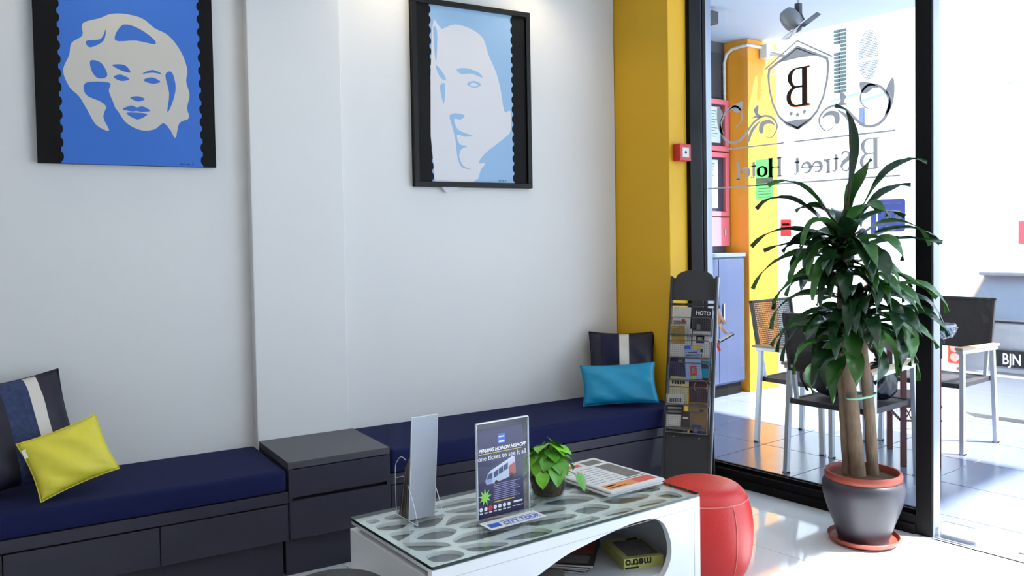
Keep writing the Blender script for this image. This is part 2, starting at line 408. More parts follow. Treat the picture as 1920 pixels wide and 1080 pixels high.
# stickers on the inside of the pane
def rrect(x0, x1, y0, y1, r, n=5):
    P = []
    for cx, cy, a in ((x1 - r, y1 - r, 0), (x0 + r, y1 - r, 90), (x0 + r, y0 + r, 180), (x1 - r, y0 + r, 270)): P += arc(cx, cy, r, a, a + 90, n)
    return P
M_stblue = film('blue_sticker', (138, 148, 200), .75); M_stred = film('red_sticker', (236, 128, 130), .85); M_stgrn = film('green_sticker', (176, 236, 176), .9)
M_stw = mat('white_print', (236, 240, 244), .6)
s1 = flat('sticker', [rrect(1.877, 2.007, 1.350, 1.498, .014)], M_stblue, pane, MG)
MT = MG @ Matrix.Translation((0, 0, -.0006))
M_stwf = film('white_print_film', (240, 244, 250), 1.0)
text('sticker_print', '8.8', .062, M_stwf, s1, MT @ Matrix.Translation((1.893, 1.405, 0)), bold=.001)
m = MB(); m.ribbon([(1.90, 1.477), (1.985, 1.477)], .007, M=MT); m.ribbon([(1.915, 1.372), (1.965, 1.372)], .006, M=MT); m.build('sticker_print', M_stwf, s1)
flat('sticker', [rrect(2.012, 2.040, 1.337, 1.436, .006)], M_stblue, pane, MG)
s2 = flat('sticker', [rrect(2.461, 2.522, 1.335, 1.420, .004)], M_stred, pane, MG)
m = MB(); m.ribbon([(2.470, 1.395), (2.512, 1.395)], .012, M=MT); m.build('sticker_print', M_ink, s2)
s3 = flat('sticker', [rrect(2.562, 2.670, 1.522, 1.736, .004)], M_stgrn, pane, MG)
m = MB()
for z in (1.60, 1.585, 1.57, 1.555, 1.54): m.ribbon([(2.575, z), (2.655, z)], .004, M=MT)
m.ribbon([(2.565, 1.625), (2.667, 1.625)], .03, M=MT); m.build('sticker_print', film('pale_green_print', (216, 246, 214), .9), s3)

# glass doors
M_drail = mat('brushed_steel', (176, 180, 190), .25, metal=.8)
for n_, (y0, y1) in enumerate(((.775, 1.716), (-.175, .765))):
    d = struct('door_%d' % (n_ + 1)); d['label'] = 'frameless clear glass shop door with steel patch fitting'
    m = MB(); m.box(3.752, 3.762, y0, y1, .012, 2.70); m.build('pane', M_glass, d)
    yy = (y1 - .145, y1) if n_ == 0 else (y0, y0 + .145)
    for za, zb in ((.014, .078), (2.62, 2.69)):
        m = MB(); m.box(3.742, 3.772, yy[0], yy[1], za, zb); m.build('patch_fitting', M_drail, d, bevel=.002)
    m = MB(); ya = y0 + .07 if n_ == 0 else y1 - .07
    for xx in (3.70, 3.814): m.tube([(xx, ya, .85), (xx, ya, 1.45)], .014, 10)
    for z in (.95, 1.35): m.tube([(3.70, ya, z), (3.814, ya, z)], .008, 8)
    m.build('pull_handle', M_chrome, d, smooth=True)
w2 = struct('window_2')
m = MB(); m.box(3.705, 3.80, -.27, -.19, 0, CEIL); m.build('post', M_blackal, w2, bevel=.003)
m = MB(); m.box(3.705, 3.80, -2.5, -.27, 0, .082); m.build('sill', M_blackal, w2)
m = MB(); m.box(3.753, 3.761, -2.5, -.27, .082, 2.77); m.build('pane', M_glass, w2)
m = MB(); m.box(3.705, 3.80, -2.5, 1.72, 2.70, CEIL); m.build('header', M_blackal, w2)
tr = MB(); tr.box(3.694, 3.700, -.19, 1.735, 0, .003); tag(tr.build('trim_1', M_blackal), 'thin dark floor strip before the glass doors', kind='structure')
tr = MB(); tr.box(3.722, 3.80, 1.42, 1.736, 0, .006); tag(tr.build('trim_2', M_drail), 'steel floor spring plate under the glass door', kind='structure')

# ================================================================== PORCH AND STREET
pf = struct('porch_floor')
m = MB(); m.box(3.80, 6.38, -3.5, 5.2, -.41, -.004); m.build('porch_slab', M_ogrout, pf)
OP = .532; G2 = .003
for i in range(-2, 4):
    for j in range(-11, 3):
        x0, y0 = 4.59 + i * OP, 3.216 + j * OP
        xa, xb = max(x0, 3.805), min(x0 + OP, 6.36)
        if xb - xa < .05: continue
        m = MB(); m.box(xa + G2, xb - G2, y0 + G2, y0 + OP - G2, -.010, 0); m.build('tile', M_otile, pf, bevel=.001, seg=1)
m = MB(); m.box(6.0, 40, -30, 40, -.6, -.405)
tag(m.build('street', mat('pale_asphalt', (168, 166, 162), .8, var=.08, vscale=4)), 'sunlit pale street beyond the porch', kind='structure')
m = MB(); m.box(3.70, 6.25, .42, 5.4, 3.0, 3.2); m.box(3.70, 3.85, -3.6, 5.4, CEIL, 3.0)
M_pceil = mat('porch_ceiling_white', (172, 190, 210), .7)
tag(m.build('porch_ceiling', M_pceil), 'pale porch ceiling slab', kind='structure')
m = MB(); m.box(3.80, 6.03, 4.60, 4.80, 0, 3.0); tag(m.build('wall_porch', mat('dark_grey_render', (84, 86, 92), .7)), 'dark grey side wall of the porch', kind='structure')
m = MB(); m.box(5.72, 5.965, 4.585, 4.60, 2.52, 2.90); tag(m.build('wall_panel', mat('darker_grey_panel', (52, 54, 60), .6), bevel=.003), 'darker grey flat panel above the notice boards', 'panel')
m = MB(); m.box(6.03, 6.45, 4.36, 4.80, -.405, 3.0); tag(m.build('porch_column', mat('yellow_exterior_paint', (230, 152, 28), .6, var=.02), bevel=.006), 'square yellow porch column at the street edge', kind='structure')
# grey cabinet under the notice boards
t = thing('service_cabinet', 'waist high dark blue grey metal cabinet beside yellow column', 'cabinet', (5.62, 4.38, 0))
M_cab = mat('blue_grey_metal', (80, 90, 120), .25, metal=.35, var=.08)
m = MB(); m.box(-.33, .36, .005, .21, .10, 1.16); m.build('body', M_cab, t, bevel=.004)
m = MB(); m.box(-.34, .375, -.01, .21, 1.16, 1.192); m.build('top_slab', mat('steel_top', (120, 130, 152), .3, metal=.4), t, bevel=.003)
m = MB(); m.box(-.33, .33, .02, .21, 0, .10); m.build('plinth', M_black, t)
for a, b in ((-.325, .012), (.018, .355)):
    m = MB(); m.box(a, b, -.006, .006, .115, 1.145); dd = m.build('door', M_cab, t, bevel=.003)
    h = MB(); h.box(b - .06 if a < 0 else a + .045, b - .045 if a < 0 else a + .06, -.02, -.006, .62, .78); h.build('handle', M_chrome, dd, bevel=.002)
# notice boards
M_rframe = mat('pinkish_red_frame', (222, 112, 124), .5); M_notice = mat('printed_notice', (226, 236, 238), .7); M_lines = mat('grey_print', (128, 134, 146), .7); M_dkin = mat('dark_board', (52, 60, 84), .5)
def board(z0, z1, label, bw):
    t = thing('notice_board', label, 'notice board', (5.74, 4.598, z0))
    h = z1 - z0; m = MB(); f_ = .042
    m.box(-.28, .28, -.05, 0, 0, f_); m.box(-.28, .28, -.05, 0, h - f_, h); m.box(-.28, -.28 + f_, -.05, 0, f_, h - f_); m.box(.28 - f_ - .01, .28, -.05, 0, f_, h - f_)
    m.build('frame', M_rframe, t, bevel=.003)
    m = MB(); m.box(-.25, .25, -.02, -.012, f_, h - f_); m.build('backing', M_dkin, t)
    m = MB(); m.box(-.23, bw, -.026, -.02, f_ + .03, h - f_ - .02); pp = m.build('notice', M_notice, t)
    m = MB(); z = h - .10
    while z > .12: m.box(-.19, bw - .04 - .06 * random.random(), -.027, -.026, z, z + .006); z -= .024
    m.build('print', M_lines, pp)
    m = MB(); m.box(-.245, .235, -.046, -.043, f_, h - f_); m.build('pane', M_glass, t)
board(2.062, 2.50, 'upper red framed notice board on grey porch wall', .19)
board(1.505, 2.050, 'lower red framed notice board on grey porch wall', .15)
t = thing('red_panel_box', 'plain pinkish red box below the notice boards', 'box', (5.74, 4.598, 1.25))
m = MB(); m.box(-.28, .28, -.05, 0, 0, .245); m.build('body', M_rframe, t, bevel=.004)
m = MB(); m.box(.20, .215, -.062, -.05, .09, .15); m.build('handle', M_alu, t, bevel=.002)
# conduit and camera box on the yellow column
t = thing('conduit', 'white pipe conduit bent around top of yellow column', 'pipe', (5.995, 4.575, 2.46))
M_pvc = mat('grey_white_pvc', (206, 208, 206), .5)
m = MB(); m.tube([(0, 0, 0), (0, 0, .36), (.004, -.02, .43), (.008, -.07, .465), (.01, -.16, .475), (.012, -.226, .475), (.03, -.236, .475), (.20, -.236, .475)], .013, 10); m.build('pipe', M_pvc, t, smooth=True)
for z in (.10, .28):
    m = MB(); m.box(-.02, .02, -.004, .02, z, z + .012); m.build('clip', M_alu, t)
t = thing('wall_camera', 'small white camera box on the yellow column', 'camera', (6.22, 4.355, 2.84))
m = MB(); m.box(-.03, .07, -.07, 0, 0, .12); m.build('junction_box', M_pvc, t, bevel=.005)
m = MB(); m.tube([(.03, -.07, .05), (.06, -.12, .03), (.09, -.17, .01)], [.02, .024, .024], 12); m.build('lens_tube', M_alu, t, smooth=True)
m = MB(); m.tube(smoothc([(-.01, -.05, 0), (0, -.06, -.08), (.06, -.06, -.13), (.12, -.05, -.10), (.13, -.02, -.02)], 5, False), .004, 6); m.build('cable', M_pvc, t, smooth=True)
t = thing('porch_lamp', 'small dark grey box lamp under the porch ceiling', 'lamp', (5.0, 3.95, 2.94))
m = MB(); m.box(-.05, .05, -.05, .05, -.06, .03); m.build('housing', mat('dark_grey_metal', (70, 72, 74), .5), t, bevel=.003)
m = MB(); m.box(-.012, .012, -.012, .012, .03, .06); m.build('stem', M_alu, t)

# ceiling fan hung from the porch ceiling
t = thing('ceiling_fan', 'grey tilted fan hanging on a rod from porch ceiling', 'fan', (4.93, 3.17, 3.0))
M_fan = mat('grey_fan_plastic', (126, 128, 134), .35); M_fdk = mat('dark_fan_grille', (54, 54, 60), .5)
m = MB(); m.lathe([(.045, -.03), (.05, -.01), (.05, 0)], 20); m.build('canopy', M_fan, t, smooth=True)
m = MB(); m.tube([(0, 0, -.03), (0, 0, -.17)], .009, 10); m.build('rod', M_alu, t, smooth=True)
m = MB(); m.box(-.018, .018, -.018, .018, -.235, -.155); m.bar((0, 0, -.22), (.02, -.016, -.27), .03); m.build('bracket', M_fdk, t, bevel=.003)
ax = Vector((.35, -.28, -.62)).normalized()
FM = frame((-.035, .028, -.262), ax.orthogonal(), ax.cross(ax.orthogonal()))
m = MB(); m.lathe([(0, -.085), (.035, -.078), (.056, -.05), (.062, -.01), (.060, .03), (.05, .05), (0, .05)], 24, M=FM); mo = m.build('motor', M_fan, t, smooth=True)
m = MB()
for q in range(3):
    m.box(.0605, .0635, -.02 + q * .014, -.012 + q * .014, -.03, .01, M=FM @ Matrix.Rotation(2.6, 4, 'Z'))
m.build('vent_slot', M_fdk, mo)
m = MB(); m.lathe([(0, .05), (.03, .052), (.032, .075), (.018, .088), (0, .09)], 16, M=FM); m.build('hub', M_fdk, t, smooth=True)
for q in range(3):
    m = MB(); RM = FM @ Matrix.Rotation(q * 2 * PI / 3 + .5, 4, 'Z') @ Matrix.Translation((0, 0, .07))
    vs = []; n = 7
    for i in range(n):
        s_ = i / (n - 1); rr = .03 + .13 * s_; wdt = .018 + .036 * math.sin(PI * min(1, s_ * .9 + .08))
        for sg in (-1, 1):
            for tz in (0, .003): vs.append((rr, sg * wdt + .01 * s_, sg * .014 + tz))
    fs = []
    for i in range(n - 1):
        a = i * 4; b = a + 4
        fs += [(a, b, b + 2, a + 2), (a + 1, a + 3, b + 3, b + 1), (a, a + 1, b + 1, b), (a + 2, b + 2, b + 3, a + 3)]
    fs += [(0, 2, 3, 1), (4 * n - 4, 4 * n - 3, 4 * n - 1, 4 * n - 2)]
    m.add(vs, fs, 0, RM); m.build('blade', M_fan, t, smooth=True)

# building across the street
bd = thing('building', 'bright white building across the street with small vents', 'building', (11.5, 3, -.405))
M_bw = mat('white_facade', (240, 240, 238), .8); M_vent = mat('green_grey_vent', (62, 72, 70), .6)
m = MB(); m.box(0, 6, -9, 13, 0, 9); m.build('wall', M_bw, bd)
for c_, y0 in ((0, 3.755), (1, 3.655)):
    for r_ in range(17):
        if c_ == 0 and r_ in (4, 5): continue
        z = 4.69 - r_ * .0548
        m = MB(); m.box(-.03, 0, y0 - .042, y0 + .042, z - .018, z + .018); vv = m.build('vent', M_vent, bd)
lo = [(3.267 + .165 * math.cos(a), 4.26 + .37 * math.sin(a)) for a in [2 * PI * q / 32 for q in range(32)]]
MBD = frame((-.001, 0, 0), (0, 1, 0), (0, 0, 1)) @ Matrix.Translation((0, 0, -.02))
lp = flat('lattice_panel', [lo], mat('pale_grey_lattice', (232, 232, 234), .7), bd, MBD, .02)
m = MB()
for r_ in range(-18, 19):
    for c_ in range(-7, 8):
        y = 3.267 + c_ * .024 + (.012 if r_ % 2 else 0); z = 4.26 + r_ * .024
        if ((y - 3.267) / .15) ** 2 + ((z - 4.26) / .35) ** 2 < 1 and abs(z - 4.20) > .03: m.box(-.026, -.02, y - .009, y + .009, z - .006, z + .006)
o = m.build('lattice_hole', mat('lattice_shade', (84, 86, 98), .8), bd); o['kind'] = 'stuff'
m = MB(); m.bar((-.05, 3.84, 3.68), (-.05, 3.39, 3.74), .03); m.build('awning_rail', mat('blue_grey_rail', (130, 160, 180), .5), bd)
m = MB(); m.bar((-.05, 3.39, 3.62), (-.05, 2.97, 3.68), .03); m.build('awning_rail', MATS['blue_grey_rail'], bd)
m = MB(); m.box(-.06, -.02, 3.33, 3.39, 3.28, 3.53); m.build('wall_bracket', mat('slate_blue_bracket', (92, 98, 150), .5), bd)
for y in (1.43, 1.27):
    m = MB(); m.box(-.08, 0, y - .03, y + .03, 3.58, 3.64); m.tube([(-.05, y - .01, 3.58), (-.07, y - .02, 3.48)], .02, 8); m.build('wall_lamp', M_alu, bd)
m = MB(); m.tube(smoothc([(-.03, 1.40, 2.33), (-.03, 1.36, 2.25), (-.03, 1.32, 2.27), (-.03, 1.28, 2.5)], 5, False), .012, 6); m.build('cable', M_alu, bd)
m = MB(); m.box(-.04, 0, .45, 1.308, 1.575, 1.854); m.build('wall_sign', mat('red_sign', (226, 70, 78), .6), bd)

# ================================================================== BENCHES ALONG THE WALL
FR = 3.305                      # bench fronts (wall frame)
def bench(name, label, x0, x1f, x1b, splits, top):
    """charcoal bench base: carcass, front rail, drawer fronts, recessed plinth; x1f/x1b: right end at front/back"""
    t = thing(name, label, 'bench', W(x0, FR), WR, 'built-in benches along the picture wall')
    L = x1f - x0; Lb = x1b - x0; D = 3.80 - FR
    m = MB(); m.prism([(0, .022), (L, .022), (Lb, D - .002), (0, D - .002)], .162, .358); m.build('carcass', M_gap, t)
    m = MB(); m.prism([(0, 0), (L, 0), (L - .003, .0225), (0, .0225)], .314, .358); m.build('front_rail', M_char, t, bevel=.0015)
    m = MB(); m.prism([(0, .06), (L - .01, .06), (Lb, D - .002), (0, D - .002)], 0, .162); m.build('plinth', M_char, t)
    for a, b in splits:
        m = MB(); m.box(a - x0 + .002, b - x0 - .002, .0, .0215, .164, .308); m.build('drawer_front', M_char, t, bevel=.0015)
    return t
bench('storage_bench', 'long charcoal storage bench base under the left navy seat', -1.6, .946, .946, [(-1.53, -1.03), (-1.03, -.53), (-.53, -.028), (-.028, .469), (.469, .946)], .445)
bench('storage_bench', 'charcoal storage bench base running to the yellow column', 1.384, 3.058, 2.994, [(1.384, 2.22), (2.22, 3.052)], .46)
# low drawer cabinet between them
t = thing('drawer_cabinet', 'low charcoal drawer cabinet between two navy bench seats', 'cabinet', W(.948, FR), WR)
Lc = .434; D = 3.743 - FR
m = MB(); m.box(.004, Lc - .004, .024, D, .162, .447); m.build('body', M_gap, t)
m = MB(); m.box(0, Lc, 0, D, .447, .475); m.build('top_board', mat('charcoal_top', (72, 72, 80), .42), t, bevel=.0015)
for s_ in (0, Lc - .016):
    m = MB(); m.box(s_, s_ + .016, .001, D, .162, .4465); m.build('side_panel', M_char, t)
for z0, z1 in ((.332, .443), (.164, .318)):
    m = MB(); m.box(.002, Lc - .002, -.002, .0235, z0, z1); m.build('drawer_front', M_char, t, bevel=.0015)
m = MB(); m.box(0, Lc, .06, D, 0, .162); m.build('plinth', M_char, t)

def seat_cushion(name, label, poly, z0, z1):
    me = bpy.data.meshes.new(name); bm = bmesh.new()
    vs = [bm.verts.new((x, y, z0)) for x, y in poly] + [bm.verts.new((x, y, z1)) for x, y in poly]
    n = len(poly)
    bm.faces.new(vs[:n][::-1]); bm.faces.new(vs[n:])
    for i in range(n): bm.faces.new((vs[i], vs[(i + 1) % n], vs[n + (i + 1) % n], vs[n + i]))
    bmesh.ops.bevel(bm, geom=[e for e in bm.edges], offset=.022, segments=4, profile=.6, affect='EDGES')
    bm.to_mesh(me); bm.free()
    for p in me.polygons: p.use_smooth = True
    me.materials.append(M_navy)
    o = link(name, me); return tag(o, label, 'cushion', 'navy seat cushions')
seat_cushion('bench_cushion', 'navy blue fabric seat cushion on left bench under blue portrait', [W2(-1.6, FR - .004), W2(.942, FR - .004), W2(.942, 3.797), W2(-1.6, 3.797)], .3585, .447)
seat_cushion('bench_cushion', 'navy blue fabric seat cushion on right bench beside the yellow column', [W2(1.385, FR - .004), W2(3.055, FR - .004), W2(2.992, 3.797), W2(1.385, 3.797)], .3585, .462)

# ------------------------------------------------------------------ throw pillows
def pillow(name, label, M, w, h, th, m, bands=None, seed=1, tagm=None):
    """soft pillow, local x width, y height, z thickness; corners pulled out; bands: (x0, x1, material)"""
    rnd = random.Random(seed); N = 28
    ph = [rnd.uniform(0, 6.28) for _ in range(6)]
    def pt(u, v, side):
        e = (1 - abs(u) ** 2.4) * (1 - abs(v) ** 2.4)
        pinch = 1 - .075 * (1 - abs(v) ** 2) * abs(u) ** 2
        pinch2 = 1 - .075 * (1 - abs(u) ** 2) * abs(v) ** 2
        z = side * th / 2 * max(0, e) ** .55
        edge = max(abs(u), abs(v))
        z += side * .006 * math.sin(7 * u + ph[0] + 5 * v) * e + .005 * math.sin(11 * v + ph[1]) * math.sin(9 * u + ph[2]) * e * edge
        z += side * .004 * math.sin(26 * (u * .6 + v) + ph[3]) * (abs(u * v) ** 1.2) * (1 - edge ** 8)
        return (u * w / 2 * pinch, v * h / 2 * pinch2, z)
    mats = [m] + [b[2] for b in (bands or [])]
    mb = MB()
    for side in (1, -1):
        vs = [pt(-1 + 2 * i / N, -1 + 2 * j / N, side) for j in range(N + 1) for i in range(N + 1)]
        b0 = len(mb.v); mb.v += vs
        for j in range(N):
            for i in range(N):
                a = b0 + j * (N + 1) + i
                q = (a, a + 1, a + N + 2, a + N + 1)
                mb.f.append(q if side > 0 else q[::-1])
                xm = (-1 + 2 * (i + .5) / N); k = 0
                for bi, b in enumerate(bands or []):
                    if b[0] < xm < b[1]: k = bi + 1
                mb.mi.append(k)
    me = bpy.data.meshes.new(name); me.from_pydata(mb.v, [], mb.f)
    for q in mats: me.materials.append(q)
    me.polygons.foreach_set('material_index', mb.mi); me.polygons.foreach_set('use_smooth', [True] * len(me.polygons))
    bm = bmesh.new(); bm.from_mesh(me); bmesh.ops.remove_doubles(bm, verts=bm.verts, dist=1e-4); bm.to_mesh(me); bm.free()
    o = bpy.data.objects.new(name, me); COL.objects.link(o); o.matrix_world = M
    tag(o, label, 'pillow', 'throw pillows on the bench')
    seam = MB(); B = []
    for k in range(4):
        for q in range(14):
            s_ = -1 + 2 * q / 14
            u, v = ((s_, -1), (1, s_), (-s_, 1), (-1, -s_))[k]; B.append(pt(u, v, 1))
    B.append(B[0]); seam.tube(B, .0022, 6, caps=False); seam.build('seam', m, o, smooth=True)
    if tagm:
        tg = MB(); tg.box(-w / 2 + .005, -w / 2 + .02, h * .22, h * .36, .012, .014); tg.build('care_tag', tagm, o)
    return o
M_navyp = mat('dark_navy_satin', (12, 14, 40), .55, bump=(9, .35, (1, 1, 1)))
M_weavep = mat('blue_slub_weave', (82, 100, 156), .8, bump=(160, 1.0, (1, 14, 1)), var=.55, vscale=60)
M_cream = mat('cream_satin', (214, 210, 202), .5)
M_lime = mat('lime_yellow_satin', (226, 214, 66), .5, bump=(9, .45, (1, 1, 1)))
M_turq = mat('turquoise_satin', (16, 146, 190), .45, bump=(9, .45, (1, 1, 1)))
XW = W(1, 0); YW = W(0, 1)
def pil_frame(c, ang, face, lean):
    """face: horizontal direction the pillow faces (world), lean: backwards tilt, ang: turn in its own plane"""
    f_ = Vector(face).normalized(); side = Vector((0, 0, 1)).cross(f_)
    up = (Vector((0, 0, 1)) * math.cos(lean) - f_ * math.sin(lean))
    x = side * math.cos(ang) + up * math.sin(ang); y = -side * math.sin(ang) + up * math.cos(ang)
    return frame(c, x, y)
pillow('throw_pillow', 'dark navy pillow with blue woven band behind the lime pillow', pil_frame(W(.015, 3.60, .662), .10, -YW + .22 * XW, .42), .42, .42, .13, M_navyp, [(-.05, .36, M_weavep), (.36, .58, M_cream)], 3)
pillow('throw_pillow', 'lime yellow pillow with white side tag propped on navy pillow', pil_frame(W(.19, 3.445, .584), .27, -YW + .10 * XW, .40), .275, .225, .085, M_lime, None, 5, M_paper)
pillow('throw_pillow', 'dark navy pillow with cream stripe in bench corner', pil_frame((3.30, 3.215, .650), .0, (-.72, -.70, 0), .30), .36, .37, .11, M_navyp, [(-.62, -.10, mat('dark_blue_slub_weave', (40, 44, 82), .8, bump=(160, 1.0, (1, 14, 1)), var=.4, vscale=60)), (-.08, .22, M_cream)], 8)
pillow('throw_pillow', 'turquoise satin pillow leaning on the navy corner pillow', pil_frame((3.165, 3.105, .576), .03, (-.60, -.80, 0), .38), .40, .215, .10, M_turq, None, 9)

# ------------------------------------------------------------------ portraits
M_cobalt = mat('cobalt_blue_paint', (52, 112, 204), .6); M_artcream = mat('cream_paint', (204, 200, 192), .6)
M_sky = mat('sky_blue_paint', (146, 182, 218), .6); M_pale = mat('pale_grey_paint', (214, 214, 220), .6)
def scallop(x0, x1, h, n, r):
    """rectangle with stamp-perforation scallops on both vertical sides"""
    P = []
    p = h / n
    for i in range(n):
        y = (i + .5) * p
        P += [(x1 + r * .0, i * p)] + [(x1 + .5 * r * -math.sin(a) + 0, y - r * math.cos(a)) for a in [PI * q / 6 for q in range(7)]]
    P.append((x1, h))
    for i in range(n - 1, -1, -1):
        y = (i + .5) * p
        P += [(x0, (i + 1) * p)] + [(x0 + .5 * r * math.sin(a), y + r * math.cos(a)) for a in [PI * q / 6 for q in range(7)]]
    P.append((x0, 0))
    return P
def portrait(name, label, x0, x1, z0, z1, fx0, fx1, field, thick, fr):
    w = x1 - x0; h = z1 - z0
    t = thing(name, label, 'painting', W(x0, 3.80, z0), WR)
    A = frame((0, -thick, 0), (1, 0, 0), (0, 0, 1))            # local plane: x right, y up, z towards the room
    m = MB(); m.box(0, w, -thick, -.001, 0, h); m.build('canvas', M_black, t, bevel=.001)
    flat('painted_field', [scallop(fx0, fx1, h - 2 * fr, 17, .0185)] , field, t, A @ Matrix.Translation((0, fr, 0)), .0006)
    if fr:
        m = MB(); e = .012
        m.box(0, w, -thick - e, -.0005, 0, fr); m.box(0, w, -thick - e, -.0005, h - fr, h); m.box(0, fr, -thick - e, -.0005, fr, h - fr); m.box(w - fr, w, -thick - e, -.0005, fr, h - fr)
        m.build('frame', mat('black_satin_frame', (8, 8, 9), .45, spec=.3), t, bevel=.002)
    return t, A
t, A = portrait('portrait_canvas', 'cobalt blue and cream stencil portrait canvas with black edges', .136, .806, 1.676, 2.60, .082, .616, M_cobalt, .030, 0)
k1 = lambda P: [((x - 200) * .000656, (918 - y) * .00069) for x, y in P]
L1 = A @ Matrix.Translation((0, 0, .0006)); L2 = A @ Matrix.Translation((0, 0, .0011))
hair = [(700, 30), (800, 45), (870, 95), (950, 130), (1020, 215), (1058, 320), (1050, 400), (1068, 480), (1050, 560), (1060, 620), (1000, 655), (975, 745), (945, 700), (905, 660), (850, 700), (770, 708), (690, 670), (640, 600), (600, 560), (560, 640), (590, 720), (520, 690), (470, 600), (430, 530), (380, 480), (350, 390), (385, 300), (400, 230), (460, 180), (465, 110), (560, 70), (620, 40)]
flat('painted_shape', [smoothc(k1(hair), 4)], M_artcream, t, L1, .0005)
for P in ([(600, 440), (470, 450), (470, 520), (560, 560), (600, 620), (640, 640), (620, 560), (596, 490)],           # side shadow
          [(620, 335), (690, 330), (722, 372), (660, 360)], [(790, 372), (850, 345), (905, 365), (850, 362)],           # brows
          [(625, 405), (665, 388), (715, 410), (668, 425)], [(795, 410), (845, 390), (895, 412), (845, 428)],           # eyes
          [(715, 520), (760, 508), (800, 522), (760, 540)],                                                             # nose
          [(670, 590), (720, 566), (752, 575), (785, 566), (830, 590), (780, 600), (752, 596), (720, 600)],             # upper lip
          [(690, 612), (752, 606), (812, 612), (752, 646)],                                                             # lower lip
          [(640, 190), (680, 100), (760, 100), (850, 150), (870, 190), (760, 180)],                                     # fringe
          [(925, 370), (965, 350), (985, 440), (960, 540), (930, 590), (945, 480)],
          [(500, 320), (560, 330), (590, 400), (540, 420), (505, 380)], [(480, 210), (560, 190), (590, 130), (575, 200), (500, 245)]):
    flat('painted_shape', [smoothc(k1(P), 4)], M_cobalt, t, L2, .0004)
def signature(t, M, x, y, s):
    m = MB(); rn = random.Random(2); X = x
    for wd_ in range(3):
        P = [(X + q * s * .16, y + s * (.1 + .5 * rn.random()) * (1 if q % 2 else .1)) for q in range(7 if wd_ < 2 else 3)]
        m.ribbon(smoothc(P, 3, False), .0016, .0004, M=M); X = P[-1][0] + s * .5
    m.build('signature', M_ink, t)
signature(t, L1, .525, .006, .016)
t, A = portrait('framed_portrait', 'pale blue and white stencil portrait in a black frame', 1.740, 2.420, 1.611, 2.532, .098, .573, M_sky, .022, .026)
# points in the wall plane: u along the picture, v up
k2 = lambda P: [(a, b) for a, b in P]
L1 = A @ Matrix.Translation((0, 0, .0006)); L2 = A @ Matrix.Translation((0, 0, .0011))
face = [(.112, .030), (.330, .030), (.372, .090), (.400, .125), (.36, .125), (.40, .175), (.47, .225), (.520, .262), (.556, .300), (.556, .400), (.520, .395), (.500, .500), (.475, .590), (.430, .680), (.400, .760), (.330, .800), (.240, .812), (.165, .780), (.112, .770)]
flat('painted_shape', [smoothc(k2(face), 3)], M_pale, t, L1, .0005)
for P in ([(.245, .590), (.300, .600), (.370, .585), (.392, .560), (.330, .575), (.270, .568)],
          [(.300, .520), (.340, .540), (.385, .525), (.345, .505)],
          [(.128, .600), (.165, .570), (.185, .530), (.150, .545)], [(.150, .500), (.178, .510), (.172, .420), (.162, .430)],
          [(.200, .355), (.235, .370), (.285, .362), (.262, .340), (.225, .340), (.245, .290), (.300, .270), (.330, .262), (.285, .255), (.240, .262), (.255, .215), (.300, .210), (.262, .190), (.250, .150), (.275, .105), (.320, .092), (.265, .100), (.240, .150), (.232, .230), (.215, .300)],
          [(.118, .780), (.140, .770), (.136, .660), (.128, .620)]):
    flat('painted_shape', [smoothc(k2(P), 3)], M_sky, t, L2, .0004)
eye = flat('painted_shape', [smoothc([(.318, .520), (.342, .530), (.366, .520), (.342, .511)], 4)], M_pale, t, A @ Matrix.Translation((0, 0, .0015)), .0003)
signature(t, L1, .478, .034, .014)
# signal box on the yellow column
t = thing('fire_call_point', 'small red fire alarm call point on the yellow column', 'fire alarm', (3.53, 3.0, 1.79))
m = MB(); m.box(-.045, .045, -.05, 0, -.045, .045); m.build('housing', mat('signal_red', (206, 40, 38), .4), t, bevel=.004)
m = MB(); m.box(-.026, .026, -.052, -.05, -.026, .026); m.build('push_pane', mat('pale_plastic', (222, 216, 214), .4), t, bevel=.001)
m = MB(); m.lathe([(.008, 0), (.008, .001)], 12, M=frame((0, -.052, 0), (1, 0, 0), (0, 0, 1))); m.build('dot', M_ink, t)
t = thing('alarm_bell', 'red alarm bell high on the yellow column', 'alarm', (3.52, 3.0, 2.72))
m = MB(); m.lathe([(.085, 0), (.085, .02), (.06, .045), (0, .055)], 24, M=frame((0, 0, 0), (1, 0, 0), (0, 0, 1))); m.build('gong', MATS['signal_red'], t, smooth=True)
m = MB(); m.box(-.03, .03, -.02, 0, -.11, -.086); m.build('striker_box', MATS['signal_red'], t, bevel=.003)

# ================================================================== COFFEE TABLE
TA = math.radians(-3.0); TL, TWd, TZ = 1.098, .545, .43
ct = thing('coffee_table', 'white lacquered coffee table with clear glass top over leaf cut lattice', 'table', (1.265, 1.981, 0), TA)
g_ = .004
m = MB(); m.box(0, TL, 0, TWd, TZ - .009, TZ)
gl = MB(); gl.prism(rrect(0, TL, 0, TWd, .008, 4), TZ - .009, TZ, 0, None, 1)
gl.build('glass_top', [clear('table_glass', (.955, .985, .970), ior=1.5), mat('dark_green_glass_edge', (16, 48, 44), .15)], ct)
